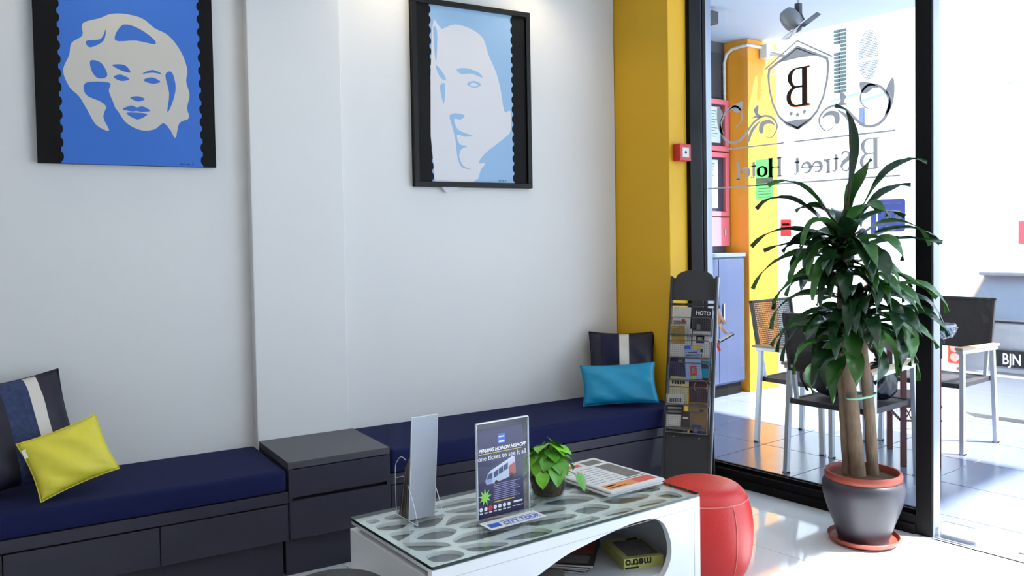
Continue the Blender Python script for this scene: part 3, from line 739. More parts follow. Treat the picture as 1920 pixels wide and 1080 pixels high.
# lattice: rounded cells between organic ribs
def clip(poly, a, b, c):
    out = []
    for i in range(len(poly)):
        p, q = poly[i], poly[(i + 1) % len(poly)]
        dp, dq = a * p[0] + b * p[1] - c, a * q[0] + b * q[1] - c
        if dp <= 0: out.append(p)
        if dp * dq < 0:
            s_ = dp / (dp - dq); out.append((p[0] + s_ * (q[0] - p[0]), p[1] + s_ * (q[1] - p[1])))
    return out
rn = random.Random(21); seeds = []
SX = 1.8                                               # cells stretched along a slow diagonal
def warp(p): return (p[0] / SX + .10 * math.sin(p[1] * 7), p[1] + .16 * p[0])
for q in range(4000):
    p = (rn.uniform(.02, TL - .02), rn.uniform(.02, TWd - .02)); wq = warp(p)
    if all((wq[0] - e[1][0]) ** 2 + (wq[1] - e[1][1]) ** 2 > .082 ** 2 for e in seeds): seeds.append((p, wq))
holes = []
for i, (p, wp_) in enumerate(seeds):
    # cell of the stretched diagram, found by clipping with the local bisectors
    poly = [(.035, .035), (TL - .035, .035), (TL - .035, TWd - .035), (.035, TWd - .035)]
    for j, (q, wq) in enumerate(seeds):
        if i == j: continue
        mx_, my_ = (p[0] + q[0]) / 2, (p[1] + q[1]) / 2
        dx, dy = (q[0] - p[0]), (q[1] - p[1])
        # metric of the stretched space
        cx_ = dx / SX ** 2 + .16 * (dy + .16 * dx); cy_ = dy + .16 * dx
        n_ = math.hypot(cx_, cy_)
        poly = clip(poly, cx_ / n_, cy_ / n_, (cx_ * mx_ + cy_ * my_) / n_ - .0105)
        if len(poly) < 3: break
    if len(poly) < 3: continue
    ar = abs(sum(poly[k][0] * poly[(k + 1) % len(poly)][1] - poly[(k + 1) % len(poly)][0] * poly[k][1] for k in range(len(poly)))) / 2
    if ar < .0016: continue
    for _ in range(3):                                  # corner cutting rounds the cells
        poly = [c for k in range(len(poly)) for c in ((.75 * poly[k][0] + .25 * poly[(k + 1) % len(poly)][0], .75 * poly[k][1] + .25 * poly[(k + 1) % len(poly)][1]), (.25 * poly[k][0] + .75 * poly[(k + 1) % len(poly)][0], .25 * poly[k][1] + .75 * poly[(k + 1) % len(poly)][1]))]
    holes.append(poly)
flat('lattice', [[(g_, g_), (TL - g_, g_), (TL - g_, TWd - g_), (g_, TWd - g_)]] + holes, M_gloss, ct, Matrix.Translation((0, 0, TZ - .023)), .012)
m = MB(); m.box(.026, TL - .026, .026, TWd - .026, TZ - .0375, TZ - .0245); m.build('lattice_tray', mat('grey_tray', (112, 116, 120), .5), ct)  # mid-grey stands in for the shade seen down in the lattice holes
# front and back panels with a leaf-shaped opening
op = [(.374, .314), (.479, .349), (.567, .365), (.659, .379), (.754, .390), (.84, .390), (.883, .381), (.921, .353), (.946, .301), (.953, .252), (.939, .208), (.900, .165), (.82, .12), (.68, .09), (.50, .085), (.34, .10), (.22, .14), (.17, .19), (.20, .245), (.28, .285)]
outer = [(0, 0), (TL, 0), (TL, TZ - .012), (0, TZ - .012)]
op2 = smoothc(op, 5)
flat('front_panel', [outer, op2], M_gloss, ct, frame((0, .024, 0), (1, 0, 0), (0, 0, 1)), .022)
m = MB(); FP = frame((0, .0, 0), (1, 0, 0), (0, 0, 1)) @ Matrix.Translation((0, 0, -.0016))
for P_ in ([(.03, 0), (.03, TZ - .045)], [(TL - .03, 0), (TL - .03, TZ - .045)], [(.03, TZ - .045), (TL - .03, TZ - .045)]): m.ribbon(P_, .0012, .0002, M=FP)
m.build('panel_seam', mat('pale_grey_seam', (176, 180, 188), .6), ct)
for x0, x1 in ((.0, .024), (TL - .024, TL)):
    m = MB(); m.box(x0, x1, .0245, TWd, 0, TZ - .038); m.build('side_panel', M_gloss, ct, bevel=.001)
m = MB(); m.box(.0245, TL - .0245, TWd - .024, TWd, 0, TZ - .038); m.build('back_panel', mat('white_inner_panel', (205, 207, 212), .5), ct)
m = MB(); m.box(.025, TL - .025, .026, TWd - .025, .160, .178); m.build('shelf', MATS['white_inner_panel'], ct)
CT = ct.matrix_basis.copy() if False else (Matrix.Translation((1.265, 1.981, 0)) @ Matrix.Rotation(TA, 4, 'Z'))
def onT(u, v, z=TZ): return CT @ Vector((u, v, z))

# ------------------------------------------------------------------ magazines on the shelf
def magazine(label, u, v, z, rz, w, h, th, cover, spine=M_paper, title=None, tm=M_stw, name='magazine', blocks=(), cat='magazine', group='magazines on the coffee table shelf'):
    p = onT(u, v, z); t = thing(name, label, cat, p, TA + rz, group)
    m = MB(); m.box(-w / 2 + .002, w / 2 - .002, -h / 2 + .002, h / 2 - .002, .0006, th - .0006); m.build('pages', M_paper, t)
    m = MB(); m.box(-w / 2, w / 2, -h / 2, h / 2, th - .0006, th); m.box(-w / 2, w / 2, -h / 2, h / 2, 0, .0006); m.box(-w / 2 - .0006, -w / 2, -h / 2, h / 2, 0, th); c = m.build('cover', cover, t)
    for (x0, x1, y0, y1, mm) in blocks:
        b = MB(); b.box(x0 * w, x1 * w, y0 * h, y1 * h, th, th + .0003); b.build('cover_print', mm, c)
    if title: text('cover_title', title, w * .24, tm, c, Matrix.Translation((-w * .42, h * .30, th + .0003)), t=.0003, bold=.0008)
    return t
M_cov1 = mat('dark_brown_cover', (58, 46, 42), .35); M_cov2 = mat('grey_photo_cover', (146, 136, 124), .35, var=.5, vscale=14); M_cov3 = mat('black_cover', (30, 30, 34), .3)
M_rust = mat('rust_red_print', (160, 58, 40), .5); M_tan = mat('tan_print', (186, 152, 112), .6); M_olive = mat('lime_olive_cover', (198, 198, 112), .4)
M_greyp = mat('grey_photo_print', (122, 116, 112), .6, var=.5, vscale=40)
for q in range(4):
    magazine(('bottom glossy magazine of short stack inside coffee table', 'second glossy magazine up in stack inside coffee table', 'third glossy magazine up in stack inside coffee table', 'rust red cover magazine topmost of stack inside coffee table')[q], .752 + .006 * (q % 2), .342 - .006 * q, .178 + q * .0075, -.95 + .05 * q, .20, .27, .007, M_cov1, blocks=((-.45, .45, -.1, .42, M_rust), (-.3, .4, -.42, -.15, M_greyp)) if q == 3 else ())
magazine('pale photo magazine lying open side of coffee table shelf', .490, .185, .178, -.70, .20, .27, .007, M_cov3)
magazine('pale photo cover magazine on top of black one in coffee table', .495, .18, .1853, -.62, .20, .27, .006, M_cov2, title='MO', blocks=((-.45, .45, -.45, .2, M_greyp),))
t = magazine('lime yellow thick guide book standing inside coffee table', .945, .190, .178, -.35, .15, .20, .038, M_olive, name='guide_book', cat='book', group=None, title=None, blocks=((-.35, .45, -.40, .35, M_greyp), (.05, .35, .36, .43, M_ink)))
text('spine_title', 'metro', .040, M_ink, t, frame((.030, -.1005, .034), (-1, 0, 0), (0, 0, -1)), t=.0004, bold=.0012)
m = MB(); m.box(-.075, .075, -.1005, -.1001, .0, .0375); m.build('spine', M_olive, t)
m = MB(); m.box(-.072, -.02, -.1012, -.1005, .002, .008); m.build('spine_print', M_ink, t)

# ------------------------------------------------------------------ leaflet holder
p = onT(.182, .385)
t = thing('leaflet_holder', 'clear acrylic leaflet stand with tall frosted back plate', 'leaflet holder', p, TA)
M_frost = clear('frosted_acrylic', (.95, .96, .98), rough=.2, body=.62, bodycol=(206, 212, 226))
hw = .049
BPm = frame((-hw, -.001, .003), (1, 0, 0), (0, -.10, 1))
m = MB(); m.box(0, 2 * hw, 0, .345, 0, .003, M=BPm); m.build('back_plate', M_frost, t)
m = MB()
for x in (0, 2 * hw - .0015): m.box(x, x + .0015, 0, .346, -.0008, .0038, M=BPm)
m.box(0, 2 * hw, .345, .3465, -.0008, .0038, M=BPm); m.build('plate_edge', M_edge, t)
m = MB(); m.box(-hw, hw, -.001, .085, 0, .003); m.build('base_plate', M_acry, t)
m = MB(); m.box(-hw, hw, .083, .086, .003, .125); m.build('pocket_front', M_acry, t)
for x in (-hw, hw - .002):
    P = [(0, .003), (.085, .003), (.085, .150), (.070, .185), (.040, .205), (.010, .200), (0, .19)]
    m = MB(); m.prism(P, 0, .002, M=frame((x, 0, 0), (0, 1, 0), (0, 0, 1))); m.build('pocket_side', M_acry, t)
    m = MB(); m.tube([(x + .001, a, b) for a, b in smoothc([(.085, .003), (.085, .150), (.070, .185), (.040, .205), (.010, .200)], 5, False)], .0012, 6); m.tube([(x + .001, 0, .003), (x + .001, .085, .003)], .0012, 6); m.build('side_edge', M_edge, t, smooth=True)
    P = smoothc([(0, .12), (-.025, .085), (-.05, .04), (-.062, .002)], 5, False)
    m = MB(); m.tube([(x + .001, a, b) for a, b in P], .0014, 6); m.tube([(x + .001, -.062, .002), (x + .001, 0, .002)], .0014, 6); m.build('rear_foot', M_edge, t, smooth=True)
m = MB(); m.tube([(-hw, .085, .004), (hw, .085, .004)], .0014, 6); m.tube([(-hw, .085, .125), (hw, .085, .125)], .0012, 6); m.tube([(-hw, 0, .004), (hw, 0, .004)], .0014, 6); m.build('pocket_edge', M_edge, t, smooth=True)
lcol = [(74, 70, 72), (150, 140, 130), (60, 56, 62), (120, 104, 92), (96, 90, 92), (52, 50, 56), (160, 152, 146), (84, 76, 74)]
for q in range(8):
    lean = .05 + .035 * q; o_ = onT(.182, .398 + .0082 * q, TZ + .0045)
    me = MB(); me.box(-hw + .004, hw - .004, -.0010, .0010, 0, .205 - .004 * q)
    o = me.build('leaflet', mat('leaflet_paper_%d' % q, lcol[q], .6, var=.2, vscale=40))
    o.location = o_; o.rotation_euler = (.10 + .027 * q, 0, TA)
    tag(o, ('leaflet directly behind back plate of acrylic stand', 'second leaflet behind back plate of acrylic stand', 'third leaflet behind back plate of acrylic stand', 'fourth leaflet behind back plate of acrylic stand', 'fifth leaflet behind back plate of acrylic stand', 'sixth leaflet behind back plate of acrylic stand', 'seventh leaflet behind back plate of acrylic stand', 'outermost leaflet in pocket of acrylic stand')[q], 'leaflet', 'leaflets in the acrylic stand')

# ------------------------------------------------------------------ acrylic sign with tour poster
p = onT(.412, .238)
t = thing('poster_stand', 'clear acrylic table sign with purple bus tour poster', 'sign', p, TA)
PW, PH = .206, .318
SP = frame((-PW / 2, 0, .004), (1, 0, 0), (0, 0, 1))      # x right, y up, z towards the room
m = MB(); m.box(-PW / 2, PW / 2, -.0045, -.0020, .004, PH); m.box(-PW / 2, PW / 2, .0020, .0045, .004, PH); m.build('acrylic_sleeve', M_acry, t)
m = MB(); m.box(-PW / 2 - .002, -PW / 2, -.005, .005, .004, PH); m.box(PW / 2, PW / 2 + .002, -.005, .005, .004, PH); m.box(-PW / 2, PW / 2, -.005, .005, PH, PH + .003); m.build('sleeve_edge', M_edge, t)
Mp = bpy.data.materials.new('poster_print'); Mp.use_nodes = True; nt = Mp.node_tree; b_ = nt.nodes['Principled BSDF']; b_.inputs['Roughness'].default_value = .5
tc = nt.nodes.new('ShaderNodeTexCoord'); sp = nt.nodes.new('ShaderNodeSeparateXYZ'); nt.links.new(tc.outputs['Object'], sp.inputs[0])
nz = nt.nodes.new('ShaderNodeTexNoise'); nz.inputs['Scale'].default_value = 14; nt.links.new(tc.outputs['Object'], nz.inputs['Vector'])
ad = nt.nodes.new('ShaderNodeMath'); ad.operation = 'MULTIPLY_ADD'; ad.inputs[1].default_value = .05; nt.links.new(nz.outputs['Fac'], ad.inputs[0]); nt.links.new(sp.outputs['Z'], ad.inputs[2])
mr = nt.nodes.new('ShaderNodeMapRange'); mr.inputs[1].default_value = .02; mr.inputs[2].default_value = .34; nt.links.new(ad.outputs[0], mr.inputs[0])
cr = nt.nodes.new('ShaderNodeValToRGB'); el = cr.color_ramp.elements
for pos, c in ((0, (24, 12, 66)), (.40, (40, 32, 122)), (.60, (54, 48, 108)), (.68, (140, 108, 74)), (.78, (78, 52, 74)), (.90, (84, 54, 70)), (1, (44, 42, 96))):
    e = el[0] if pos == 0 else (el[1] if pos == 1 else el.new(pos)); e.position = pos; e.color = lin(c)
nt.links.new(mr.outputs[0], cr.inputs[0]); nt.links.new(cr.outputs[0], b_.inputs['Base Color'])
m = MB(); m.box(-PW / 2 + .002, PW / 2 - .022, -.0018, .0018, .006, PH - .022); po = m.build('poster', Mp, t)
P1 = SP @ Matrix.Translation((0, 0, .0018)); P2 = SP @ Matrix.Translation((0, 0, .0022)); P3 = SP @ Matrix.Translation((0, 0, .0026))
M_hill = mat('dark_hill_print', (58, 60, 92), .6); M_buswh = mat('bus_white_print', (196, 204, 226), .6); M_buswin = mat('bus_window_print', (62, 72, 112), .6); M_busred = mat('bus_red_print', (178, 92, 84), .6)
M_lime2 = mat('lime_leaf_print', (148, 216, 92), .6); M_yel = mat('yellow_print', (226, 196, 72), .6); M_blu = mat('badge_blue_print', (46, 98, 200), .6); M_ired = mat('icon_red_print', (206, 50, 60), .6)
flat('poster_print', [[(.002, .175), (.05, .168), (.10, .178), (.183, .205), (.183, .12), (.002, .12)]], M_hill, po, P1, .0003)
flat('poster_print', [[(.058, .112), (.060, .150), (.150, .188), (.152, .132), (.112, .120)]], M_buswh, po, P2, .0003)          # side
flat('poster_print', [[(.058, .112), (.060, .150), (.040, .146), (.030, .124), (.034, .112)]], mat('bus_front_print', (150, 160, 204), .6), po, P2, .0003)
flat('poster_print', [[(.060, .150), (.150, .188), (.140, .190), (.052, .156), (.040, .146)]], mat('bus_roof_print', (214, 220, 236), .6), po, P2, .0003)
flat('poster_print', [[(.056, .130), (.057, .148), (.043, .144), (.036, .129)]], M_buswin, po, P3, .0003)
for k_ in range(3):
    x0 = .064 + .020 * k_; x1 = x0 + .017; yb = .130 + .0020 * k_ * 4; sl = .40
    flat('poster_print', [[(x0, yb), (x1, yb + .006), (x1, .150 + (x1 - .06) * sl - .002), (x0, .150 + (x0 - .06) * sl - .003)]], M_buswin, po, P3, .0003)
flat('poster_print', [[(.124, .124), (.151, .132), (.150, .170), (.126, .160)]], M_busred, po, P3, .0003)
for cx_, cy_ in ((.074, .114), (.134, .128)): flat('poster_print', [arc(cx_, cy_, .007, 0, 330, 10)], M_ink, po, P3, .0003)
st = [(.028 + (.026 if q % 2 == 0 else .012) * math.sin(q * PI / 9), .072 + (.030 if q % 2 == 0 else .012) * math.cos(q * PI / 9)) for q in range(18)]
flat('poster_print', [st], M_lime2, po, P3, .0003)
bdg = flat('poster_print', [rrect(.082, .112, .240, .273, .005)], M_blu, po, P2, .0003)
m = MB(); m.ribbon([(.086, .263), (.108, .263)], .004, .0003, M=P3); m.ribbon([(.086, .247), (.108, .247)], .006, .0003, M=P3); m.build('poster_print', M_stw, po)
text('poster_lettering', 'PENANG HOP-ON HOP-OFF', .0165, M_stw, po, P2 @ Matrix.Translation((.006, .219, 0)), t=.0003, shear=.35, bold=.0006, sx=.90)
m = MB(); m.ribbon([(.006, .2135), (.178, .2135)], .0022, .0003, M=P2); m.build('poster_print', M_yel, po)
text('poster_lettering', 'one ticket to see it all', .0235, M_stw, po, P2 @ Matrix.Translation((.003, .192, 0)), t=.0003, sx=.93)
m = MB()
for q in range(9): m.ribbon([(.062, .108 - q * .0062), (.17 - .03 * ((q * 7) % 4) / 4, .108 - q * .0062)], .0022, .0003, M=P2)
m.build('poster_print', mat('lilac_small_print', (150, 144, 196), .6), po)
m = MB(); m.ribbon([(.062, .050), (.145, .050)], .003, .0003, M=P2); m.build('poster_print', M_yel, po)
for q in range(7): flat('poster_print', [arc(.012 + q * .0185, .033, .0068 if q != 2 else .009, 0, 330, 10)], M_ired if q == 2 else M_stw, po, P2, .0003)
m = MB()
for q in range(7): m.ribbon([(.006 + q * .0185, .020), (.018 + q * .0185, .020)], .004, .0003, M=P2)
m.ribbon([(.142, .036), (.178, .036)], .006, .0003, M=P2); m.ribbon([(.138, .022), (.180, .022)], .002, .0003, M=P2); m.build('poster_print', M_stw, po)
m = MB(); m.box(-PW / 2 - .018, PW / 2, -.105, .040, 0, .004); m.build('base', M_acry, t, bevel=.001)
m = MB(); m.box(-PW / 2 - .016, PW / 2 - .002, -.103, -.028, .0042, .0052); cd = m.build('base_card', M_paper, t)
BP = frame((-PW / 2 - .016, -.103, .0052), (1, 0, 0), (0, 1, 0))
flat('card_print', [[(.008, .014), (.052, .014), (.058, .048), (.014, .048)]], M_blu, cd, BP, .0003)
text('card_lettering', 'CITY TOUR', .034, M_blu, cd, BP @ Matrix.Translation((.064, .018, 0)), t=.0003, shear=.2, bold=.0012, sx=.82)
m = MB(); m.ribbon([(.062, .012), (.205, .012)], .002, .0003, M=BP); m.ribbon([(.066, .050), (.208, .050)], .004, .0003, M=BP); m.build('card_print', M_blu, cd)

# ------------------------------------------------------------------ pothos in a glass bowl
def heart_leaf(L, w, droop):
    """heart-shaped leaf from its stalk end, bent down along its length"""
    n = 7; vs = []; fs = []
    prof = [.25, .86, 1.0, .92, .72, .42, .0]
    for i in range(n):
        s_ = i / (n - 1); a = -droop * s_
        x = L * (s_ - .25 * droop * s_ * s_ * .5); z = -L * droop * .5 * s_ * s_
        back = -.18 * L if i == 0 else (-.06 * L if i == 1 else 0)
        for k in (-1, -.5, 0, .5, 1):
            vs.append((x + back * abs(k), k * w / 2 * prof[i], z + abs(k) * .12 * w - .03 * w * (k * k)))
    for i in range(n - 1):
        for k in range(4): a = i * 5 + k; fs.append((a, a + 5, a + 6, a + 1))
    return vs, fs
p = onT(.660, .318)
t = thing('potted_pothos', 'bright green pothos growing in a clear glass bowl', 'plant', p, 0)
M_bowl = clear('bowl_glass', (.93, .96, .95), ior=1.5)
m = MB(); m.lathe([(.046, 0), (.056, .006), (.064, .035), (.066, .065), (.062, .095), (.0595, .095), (.063, .065), (.061, .036), (.053, .009), (.0, .006)], 36); m.build('glass_bowl', M_bowl, t, smooth=True)
m = MB(); m.lathe([(0, .0085), (.050, .010), (.0595, .036), (.0612, .060), (.058, .066), (0, .070)], 28)
m.build('soil', mat('wet_dark_soil', (78, 60, 44), .7, bump=(90, 1.0, (1, 1, 1)), var=.6, vscale=60), t, smooth=True)
M_pot1 = mat('pothos_leaf_green', (122, 196, 52), .35, var=.2, vscale=30); M_pot2 = mat('pothos_leaf_dark_green', (84, 152, 44), .35, var=.2, vscale=30)
M_stem = mat('pothos_stem', (110, 150, 70), .5)
hv = []
for L, w_, d_ in ((.066, .060, .7), (.056, .050, .9), (.074, .064, 1.1)):
    vs, fs = heart_leaf(L, w_, d_)
    for mm in (M_pot1, M_pot2):
        b = MB(); b.add(vs, fs); me = bpy.data.meshes.new('leaf'); me.from_pydata(b.v, [], b.f); me.materials.append(mm)
        for q in me.polygons: q.use_smooth = True
        hv.append(me)
rn = random.Random(5)
for q in range(34):
    az = q * 2.39996; h_ = .10 + .09 * (1 - q / 33) + rn.uniform(-.008, .012); r_ = .014 + .062 * (q / 33) + rn.uniform(-.006, .010)
    if q in (29, 31): r_ += .025; h_ -= .02
    b0 = Vector((r_ * math.cos(az), r_ * math.sin(az), h_))
    o = link('leaf', hv[rn.randrange(6)], t); o.location = b0
    o.rotation_euler = (rn.uniform(-.3, .3), rn.uniform(-.15, .35) + .55 * q / 33, az + rn.uniform(-.4, .4))
    m = MB(); m.tube(smoothc([(.012 * math.cos(az), .012 * math.sin(az), .065), tuple(b0 * .55 + Vector((0, 0, .055))), tuple(b0)], 4, False), .0016, 5); m.build('stem', M_stem, t, smooth=True)

# ------------------------------------------------------------------ newspapers
M_news = mat('newsprint', (216, 216, 216), .85, var=.03, vscale=20); M_orange = mat('orange_ad_print', (226, 150, 92), .7, var=.15, vscale=10); M_nred = mat('red_ad_print', (214, 96, 84), .7)
def newspaper(q, label):
    w_, h_, th = .272, .385, .0085
    t = thing('newspaper', label, 'newspaper', (2.232 + .004 * q, 2.292 - .003 * q, TZ + .0002 + q * .0092), math.radians(-2.5 + 1.3 * q), 'newspapers on the coffee table')
    for k in range(3):
        e = .0015 * k; m = MB(); m.box(-w_ / 2 + e, w_ / 2 - e, -h_ / 2 + e, h_ / 2, k * th / 3, (k + 1) * th / 3 - .0004); m.build('sheet', M_news, t)
    m = MB(); m.tube([(-w_ / 2, -h_ / 2, th / 2), (-w_ / 2, h_ / 2, th / 2)], th / 2, 8); m.build('fold', M_news, t, smooth=True)
    return t, th, w_, h_
newspaper(0, 'folded newspaper at bottom of the pile on coffee table')
t, th, w_, h_ = newspaper(1, 'folded newspaper with red and orange adverts on top of pile')
def blk(x0, x1, y0, y1, mm): b = MB(); b.box(x0 * w_, x1 * w_, y0 * h_, y1 * h_, th - .0004, th); b.build('print_block', mm, t)
blk(-.44, .10, -.44, -.30, M_orange); blk(.10, .44, -.44, -.30, M_nred); blk(.16, .44, -.24, .24, M_greyp); blk(-.44, .05, .33, .41, M_nred); blk(.12, .42, .30, .44, M_greyp)
blk(-.40, -.22, -.36, -.335, M_ink); blk(-.38, -.10, -.41, -.395, M_ink); blk(-.02, .44, -.275, -.265, M_ink)
for q in range(0, 16, 2):
    for c0 in (-.44, -.14): blk(c0, c0 + .26 - .05 * rn.random(), -.22 + q * .031, -.21 + q * .031, M_lines)

# ------------------------------------------------------------------ poufs
def pouf(name, label, loc, R, H, m, seam_m):
    t = thing(name, label, 'pouf', loc, .35)
    prof = [(0, .012), (R * .62, .006), (R * .82, .03), (R * .955, .10 * H / .38), (R, .5 * H), (R * .985, .66 * H), (R * .93, .80 * H), (R * .84, .90 * H), (R * .70, .965 * H), (R * .45, .995 * H), (0, H)]
    pp = smoothc(prof, 4, False); b = MB(); b.lathe(pp, 56); b.build('upholstery', m, t, smooth=True, ang=80)
    m2 = MB(); rr = R * .885; zz = .858 * H
    m2.tube([((rr + .003) * math.cos(a), (rr + .003) * math.sin(a), zz) for a in [2 * PI * q / 64 for q in range(65)]], .0022, 6, caps=False); m2.build('top_seam', seam_m, t, smooth=True)
    for a in [q * PI / 3 for q in range(6)]:
        m3 = MB(); P = [(pp[k][0] * 1.004, pp[k][1]) for k in range(8, 33) if pp[k][1] <= zz]
        m3.tube([(r * math.cos(a), r * math.sin(a), z) for r, z in P], .002, 6); m3.build('side_seam', seam_m, t, smooth=True)
    b = MB(); b.lathe([(R * .55, 0), (R * .6, .014)], 32); b.build('base_disc', M_black, t)
pouf('pouf', 'round red leather pouf with stitched seams beside coffee table', (2.615, 2.125, 0), .198, .385, M_red, mat('red_stitching', (232, 128, 116), .5))
pouf('pouf', 'round black leather pouf at the end of coffee table', (1.05, 2.15, 0), .195, .392, mat('black_leather', (26, 26, 26), .5, bump=(120, .12, (1, 1, 1))), mat('dark_stitching', (60, 60, 60), .5))

# ================================================================== BROCHURE RACK
RL = math.radians(13.5); RZ = math.atan2(-.895, .446)
rk = thing('brochure_rack', 'tall dark grey leaning brochure rack with wire trays', 'rack', (3.245, 2.74, 0), RZ)
RK = frame((0, 0, .012), (1, 0, 0), (0, math.sin(RL), math.cos(RL)))       # x right, y up the slope, z towards the room
M_rk = mat('dark_grey_powder_coat', (50, 50, 54), .5); M_rks = mat('silver_edge', (206, 210, 216), .3, metal=.5); M_wire = mat('grey_wire', (96, 96, 98), .4, metal=.5)
hw = .117
for s_ in (-1, 1):
    m = MB(); m.box(s_ * hw - .006, s_ * hw + .006, 0, 1.150, -.012, .022, M=RK); r_ = m.build('side_rail', M_rk, rk, bevel=.002)
    m = MB(); m.box(s_ * hw + s_ * .006 - .0015, s_ * hw + s_ * .006 + .0015, 0, 1.150, -.014, -.004, M=RK); m.build('rail_edge', M_rks, r_)
P = [(-hw + .006, 1.025), (hw - .006, 1.025), (hw - .006, 1.142)] + [(.098 * math.cos(a), 1.142 + .045 * math.sin(a)) for a in [PI * q / 16 for q in range(17)]] + [(-hw + .006, 1.142)]
m = MB(); m.prism(P, 0, .006, M=RK); m.build('header_panel', M_rk, rk)
m = MB(); m.box(-hw + .006, hw - .006, .010, .345, .004, .012, M=RK); lp_ = m.build('lower_panel', M_rk, rk, bevel=.001)
for x in (-.07, .06):
    m = MB(); m.lathe([(.0035, .012), (.003, .014), (0, .0145)], 10, M=RK @ Matrix.Translation((x, .325, 0))); m.build('screw', M_rks, lp_, smooth=True)
for y in (1.005, .96 - .95):
    m = MB(); m.box(-hw + .006, hw - .006, y - .006, y + .006, -.010, -.002, M=RK); m.build('crossbar', M_rk, rk)
# wheeled foot behind the rack and its prop
m = MB(); m.box(-.02, hw, .02, .30, .015, .035); m.build('foot_plate', M_rk, rk, bevel=.002)
m = MB(); m.bar((hw + .004, .0, .022), (hw + .004, .33, .050), .008, .012); m.build('foot_edge', M_rks, rk)
for x in (0., hw - .02):
    m = MB(); m.tube([(x - .008, .285, .0155), (x + .008, .285, .0155)], .0155, 14); m.build('castor', M_black, rk)
for x in (.0, .09):
    m = MB(); m.bar((x, .28, .03), (x, .80 * math.sin(RL) + .012, .80 * math.cos(RL)), .010); m.build('rear_strut', M_rk, rk)
bars = [.930, .812, .697, .574, .452]
for y in bars + [.372]:
    m = MB()
    Pt = [(-.104, y - .088, .050), (-.104, y - .014, .050), (-.098, y - .004, .050), (-.088, y, .050), (.088, y, .050), (.098, y - .004, .050), (.104, y - .014, .050), (.104, y - .088, .050), (-.104, y - .088, .050)]
    if y == .372: Pt = [(a, max(b, .345 - .0), c) for a, b, c in Pt]
    m.tube([tuple(RK @ Vector(q)) for q in Pt], .0026, 6); tray = m.build('tray_frame', M_wire, rk, smooth=True)
    f_y = y - .092 if y != .372 else .3445
    m = MB(); m.box(-.104, .104, f_y, f_y + .004, .012 if y == .372 else 0, .050, M=RK); m.build('tray_floor', M_wire, rk)
    if y != .372:
        m = MB(); x = -.100
        while x < .1: m.box(x, x + .0008, y - .088, y, .0495, .0507, M=RK); x += .011
        yy = y - .084
        while yy < y: m.box(-.104, .104, yy, yy + .0008, .0495, .0507, M=RK); yy += .011
        o = m.build('tray_mesh', M_wire, rk); o['kind'] = 'stuff'
    for s_ in (-1, 1):
        m = MB(); q = 0
        while q < .05: m.box(s_ * .104 - .0006, s_ * .104 + .0006, max(f_y, y - .088), y, q, q + .0012, M=RK); q += .0085
        m.build('tray_side', M_wire, rk)
RW = Matrix.Translation(rk.location) @ Matrix.Rotation(RZ, 4, 'Z') @ RK
def brochure(label, x, y0, w, h, d, m_, rot=0., blocks=(), title=None, tm=M_stw, th=.005, ts=.3):
    """brochure standing in a tray: x centre, y0 foot on the slope, d distance from the back"""
    t = bpy.data.objects.new('brochure', None); COL.objects.link(t); t.empty_display_size = .03
    t.matrix_world = RW @ Matrix.Translation((x, y0, d)) @ Matrix.Rotation(rot, 4, 'Z')
    tag(t, label, 'brochure', 'brochures in the rack')
    m = MB(); m.box(-w / 2, w / 2, 0, h, 0, th - .0005); m.build('pages', M_paper, t)
    m = MB(); m.box(-w / 2 - .0003, w / 2 + .0003, 0, h + .0003, th - .0005, th); c = m.build('cover', m_, t)
    for (x0, x1, a, b, mm) in blocks:
        k = MB(); k.box(x0 * w, x1 * w, a * h, b * h, th, th + .0003); k.build('cover_print', mm, c)
    if title: text('cover_title', title[0], w * ts, tm, c, Matrix.Translation((title[1] * w, title[2] * h, th + .0001)), t=.0004, bold=.0004, sx=.85)
    return t
M_mapw = mat('pale_map_cover', (196, 194, 186), .6, var=.12, vscale=30); M_blk = M_cov3
M_yelm = mat('yellow_brown_photo', (168, 140, 60), .6, var=.4, vscale=40); M_offw = mat('offwhite_cover', (206, 204, 208), .6)
M_nvc = mat('navy_cover', (34, 32, 72), .5); M_lil = mat('lilac_blue_cover', (150, 176, 222), .6, var=.1, vscale=20); M_crm = mat('cream_cover', (196, 188, 150), .6)
M_mar = mat('maroon_cover', (60, 30, 48), .5); M_tanc = mat('tan_cover', (142, 112, 76), .6); M_blc = mat('blue_cover', (38, 66, 152), .5); M_wpc = mat('white_card_cover', (212, 210, 206), .6)
